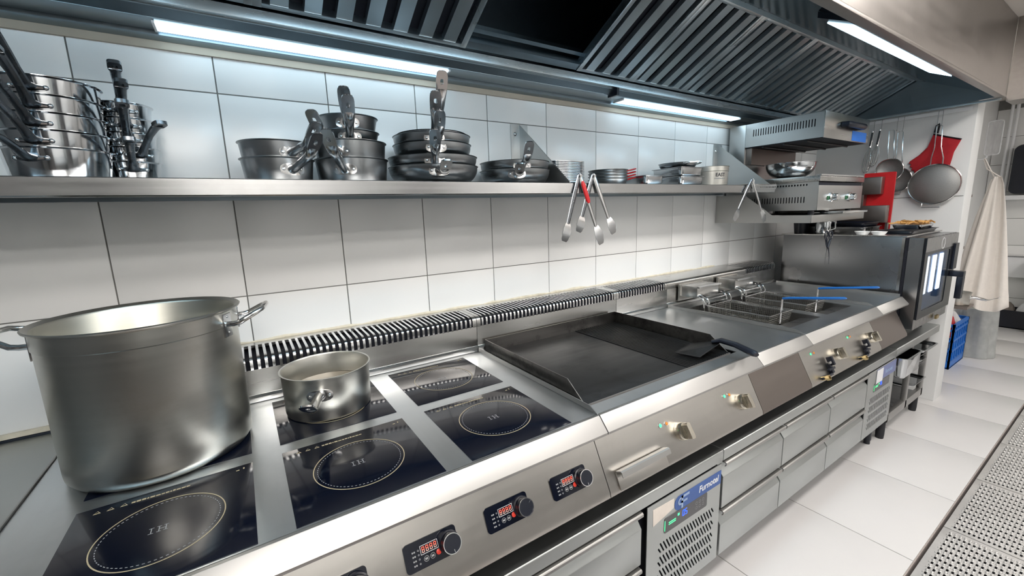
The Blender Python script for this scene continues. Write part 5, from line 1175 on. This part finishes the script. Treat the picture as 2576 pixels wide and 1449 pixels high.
# blue crate: slatted walls
t = thing('crate', 'blue slatted plastic crate on the floor behind the end wall', 'crate', (4.45, -0.62, 0))
x0, x1, y0, y1, H_ = 4.20, 4.66, -0.79, -0.47, 0.395
for a, b, c, d in ((x0, x1, y0, y0 + 0.012), (x0, x1, y1 - 0.012, y1), (x0, x0 + 0.012, y0, y1), (x1 - 0.012, x1, y0, y1)):
    MB().box(a, b, c, d, 0.0, 0.07).build('base_wall', 'crate_blue', t)
    for z in (0.15, 0.24, 0.33, 0.37): MB().box(a - 0.002, b + 0.002, c - 0.002, d + 0.002, z, z + 0.018 if z < 0.36 else H_).build('slat', 'crate_blue', t)
    n = 7
    for k in range(n):
        if b - a > d - c: q = a + (b - a - 0.016) * k / (n - 1); MB().box(q, q + 0.016, c, d, 0.06, 0.385).build('stave', 'crate_blue', t)
        else: q = c + (d - c - 0.016) * k / (n - 1); MB().box(a, b, q, q + 0.016, 0.06, 0.385).build('stave', 'crate_blue', t)
MB().box(x0, x1, y0, y1, 0.004, 0.012).build('floor_plate', 'crate_blue', t)
random.seed(4)
for i, (mat, lab) in enumerate((('black_plastic', 'black wrapped packet on top of the blue crate'), ('red_plastic', 'dark red packet poking out of the blue crate'), ('white_plastic', 'crumpled white packet in the blue crate'), ('rubber', 'black bag lying over the rim of the blue crate'))):
    c = ((4.28, -0.58), (4.30, -0.72), (4.43, -0.72), (4.56, -0.64))[i]
    pf = [(0, 0)] + [(0.06 * math.sin(a) * random.uniform(0.8, 1.1), 0.24 * (1 - math.cos(a)) / 2) for a in [pi * k / 8 for k in range(1, 8)]] + [(0, 0.24)]
    o = MB().lathe(pf, 9, (c[0], c[1], 0.235)).build('packet', mat, None, origin=(c[0], c[1], 0.235)); tag(o, lab, 'packet')
# waste bin with clear liner
t = thing('waste_bin', 'grey waste bin wrapped in a clear plastic liner beside the blue crate', 'bin', (4.86, -0.84, 0))
MB().lathe([(0, 0), (0.10, 0), (0.12, 0.40), (0.125, 0.41), (0.115, 0.41), (0.096, 0.01), (0, 0.01)], 20, (4.87, -0.80, 0.001)).build('bin', 'steel_drawer', t)
vs = []; fs = []; n = 36
for j in range(10):
    f = j / 9
    for i in range(n):
        a = 2 * pi * i / n; r = (0.150 - 0.016 * f) * (1 + 0.06 * math.sin(a * 7 + f * 2) + 0.03 * math.sin(a * 13)); vs.append((4.87 + r * math.cos(a), -0.80 + r * math.sin(a), 0.003 + 0.45 * f))
for j in range(9):
    for i in range(n): fs.append((j * n + i, j * n + (i + 1) % n, (j + 1) * n + (i + 1) % n, (j + 1) * n + i))
MB().add(vs, fs).build('liner', 'bag_clear', t, smooth=60)
t = MB().box(5.30, 5.36, -0.78, -0.70, 0, 0.5); tag(t.build('bottle_crate', 'yellow_plastic', None, bevel=0.01, origin=(5.33, -0.74, 0)), 'yellow plastic canister behind the waste bin', 'canister')
# far end: dispenser, black crate, green bin, wash shelf, pipes
t = thing('towel_dispenser', 'large black dispenser with a pale lower tray on the far tiled wall', 'dispenser', (6.5, -0.8, 1.42))
mb = MB(); plate(mb, Matrix(((0, 0, 1, 6.51), (1, 0, 0, 0), (0, 1, 0, 0), (0, 0, 0, 1))), rrect(-1.02, -0.645, 1.47, 1.99, 0.06), [], 0.15); mb.build('cover', 'black_plastic', t, bevel=0.01)
MB().box(6.44, 6.59, -1.00, -0.63, 1.405, 1.455).build('tray', 'white_plastic', t, bevel=0.008)
t = thing('wall_pipes', 'pair of white vertical pipes in front of the far wall', 'pipe', (6.5, -0.6, 0))
for y in (-0.57, -0.61): MB().cyl((6.52, y, 1.2), (6.52, y, 2.499), 0.014, 12).build('pipe', 'white_plastic', t)
t = thing('black_crate', 'low black crate of rubbish on the floor by the far wall', 'crate', (6.4, -0.85, 0))
for a, b, c, d in ((6.30, 6.58, -0.99, -0.98), (6.30, 6.58, -0.72, -0.71), (6.30, 6.31, -0.99, -0.71), (6.57, 6.58, -0.99, -0.71)): MB().box(a, b, c, d, 0, 0.20).build('wall', 'black_plastic', t)
MB().box(6.30, 6.58, -0.99, -0.71, 0, 0.01).build('bottom', 'black_plastic', t)
for c, mat, lab in (((6.44, -0.785), 'crumpled', 'brown crumpled lump in the low black crate'), ((6.43, -0.918), 'white_plastic', 'white crumpled bag in the low black crate')):
    pf = [(0, 0)] + [(0.065 * math.sin(a) * random.uniform(0.8, 1.1), 0.27 * (1 - math.cos(a)) / 2) for a in [pi * k / 8 for k in range(1, 8)]] + [(0, 0.27)]
    o = MB().lathe(pf, 9, (c[0], c[1], 0.0105)).build('crumpled_bag', mat, None, origin=(c[0], c[1], 0.0105)); tag(o, lab, 'bag')
t = thing('wheelie_bin', 'green plastic bin standing by the far wall', 'bin', (6.4, -1.2, 0))
MB().prism([(-1.0, 0), (-1.34, 0), (-1.38, 0.80), (-0.97, 0.80)], 'x', 6.15, 6.55).build('body', 'bin_green', t, bevel=0.01)
MB().box(6.12, 6.57, -1.40, -0.94, 0.80, 0.84).build('lid', 'bin_green', t, bevel=0.01)
t = thing('wall_shelf', 'small steel wall shelf above the low black crate', 'shelf', (6.5, -0.8, 0.79))
MB().box(6.38, 6.59, -0.96, -0.66, 0.79, 0.80).build('plate', 'steel_bright', t)
MB().box(6.39, 6.55, -0.90, -0.72, 0.56, 0.785).build('bin_pocket', 'white_plastic', t, bevel=0.004)
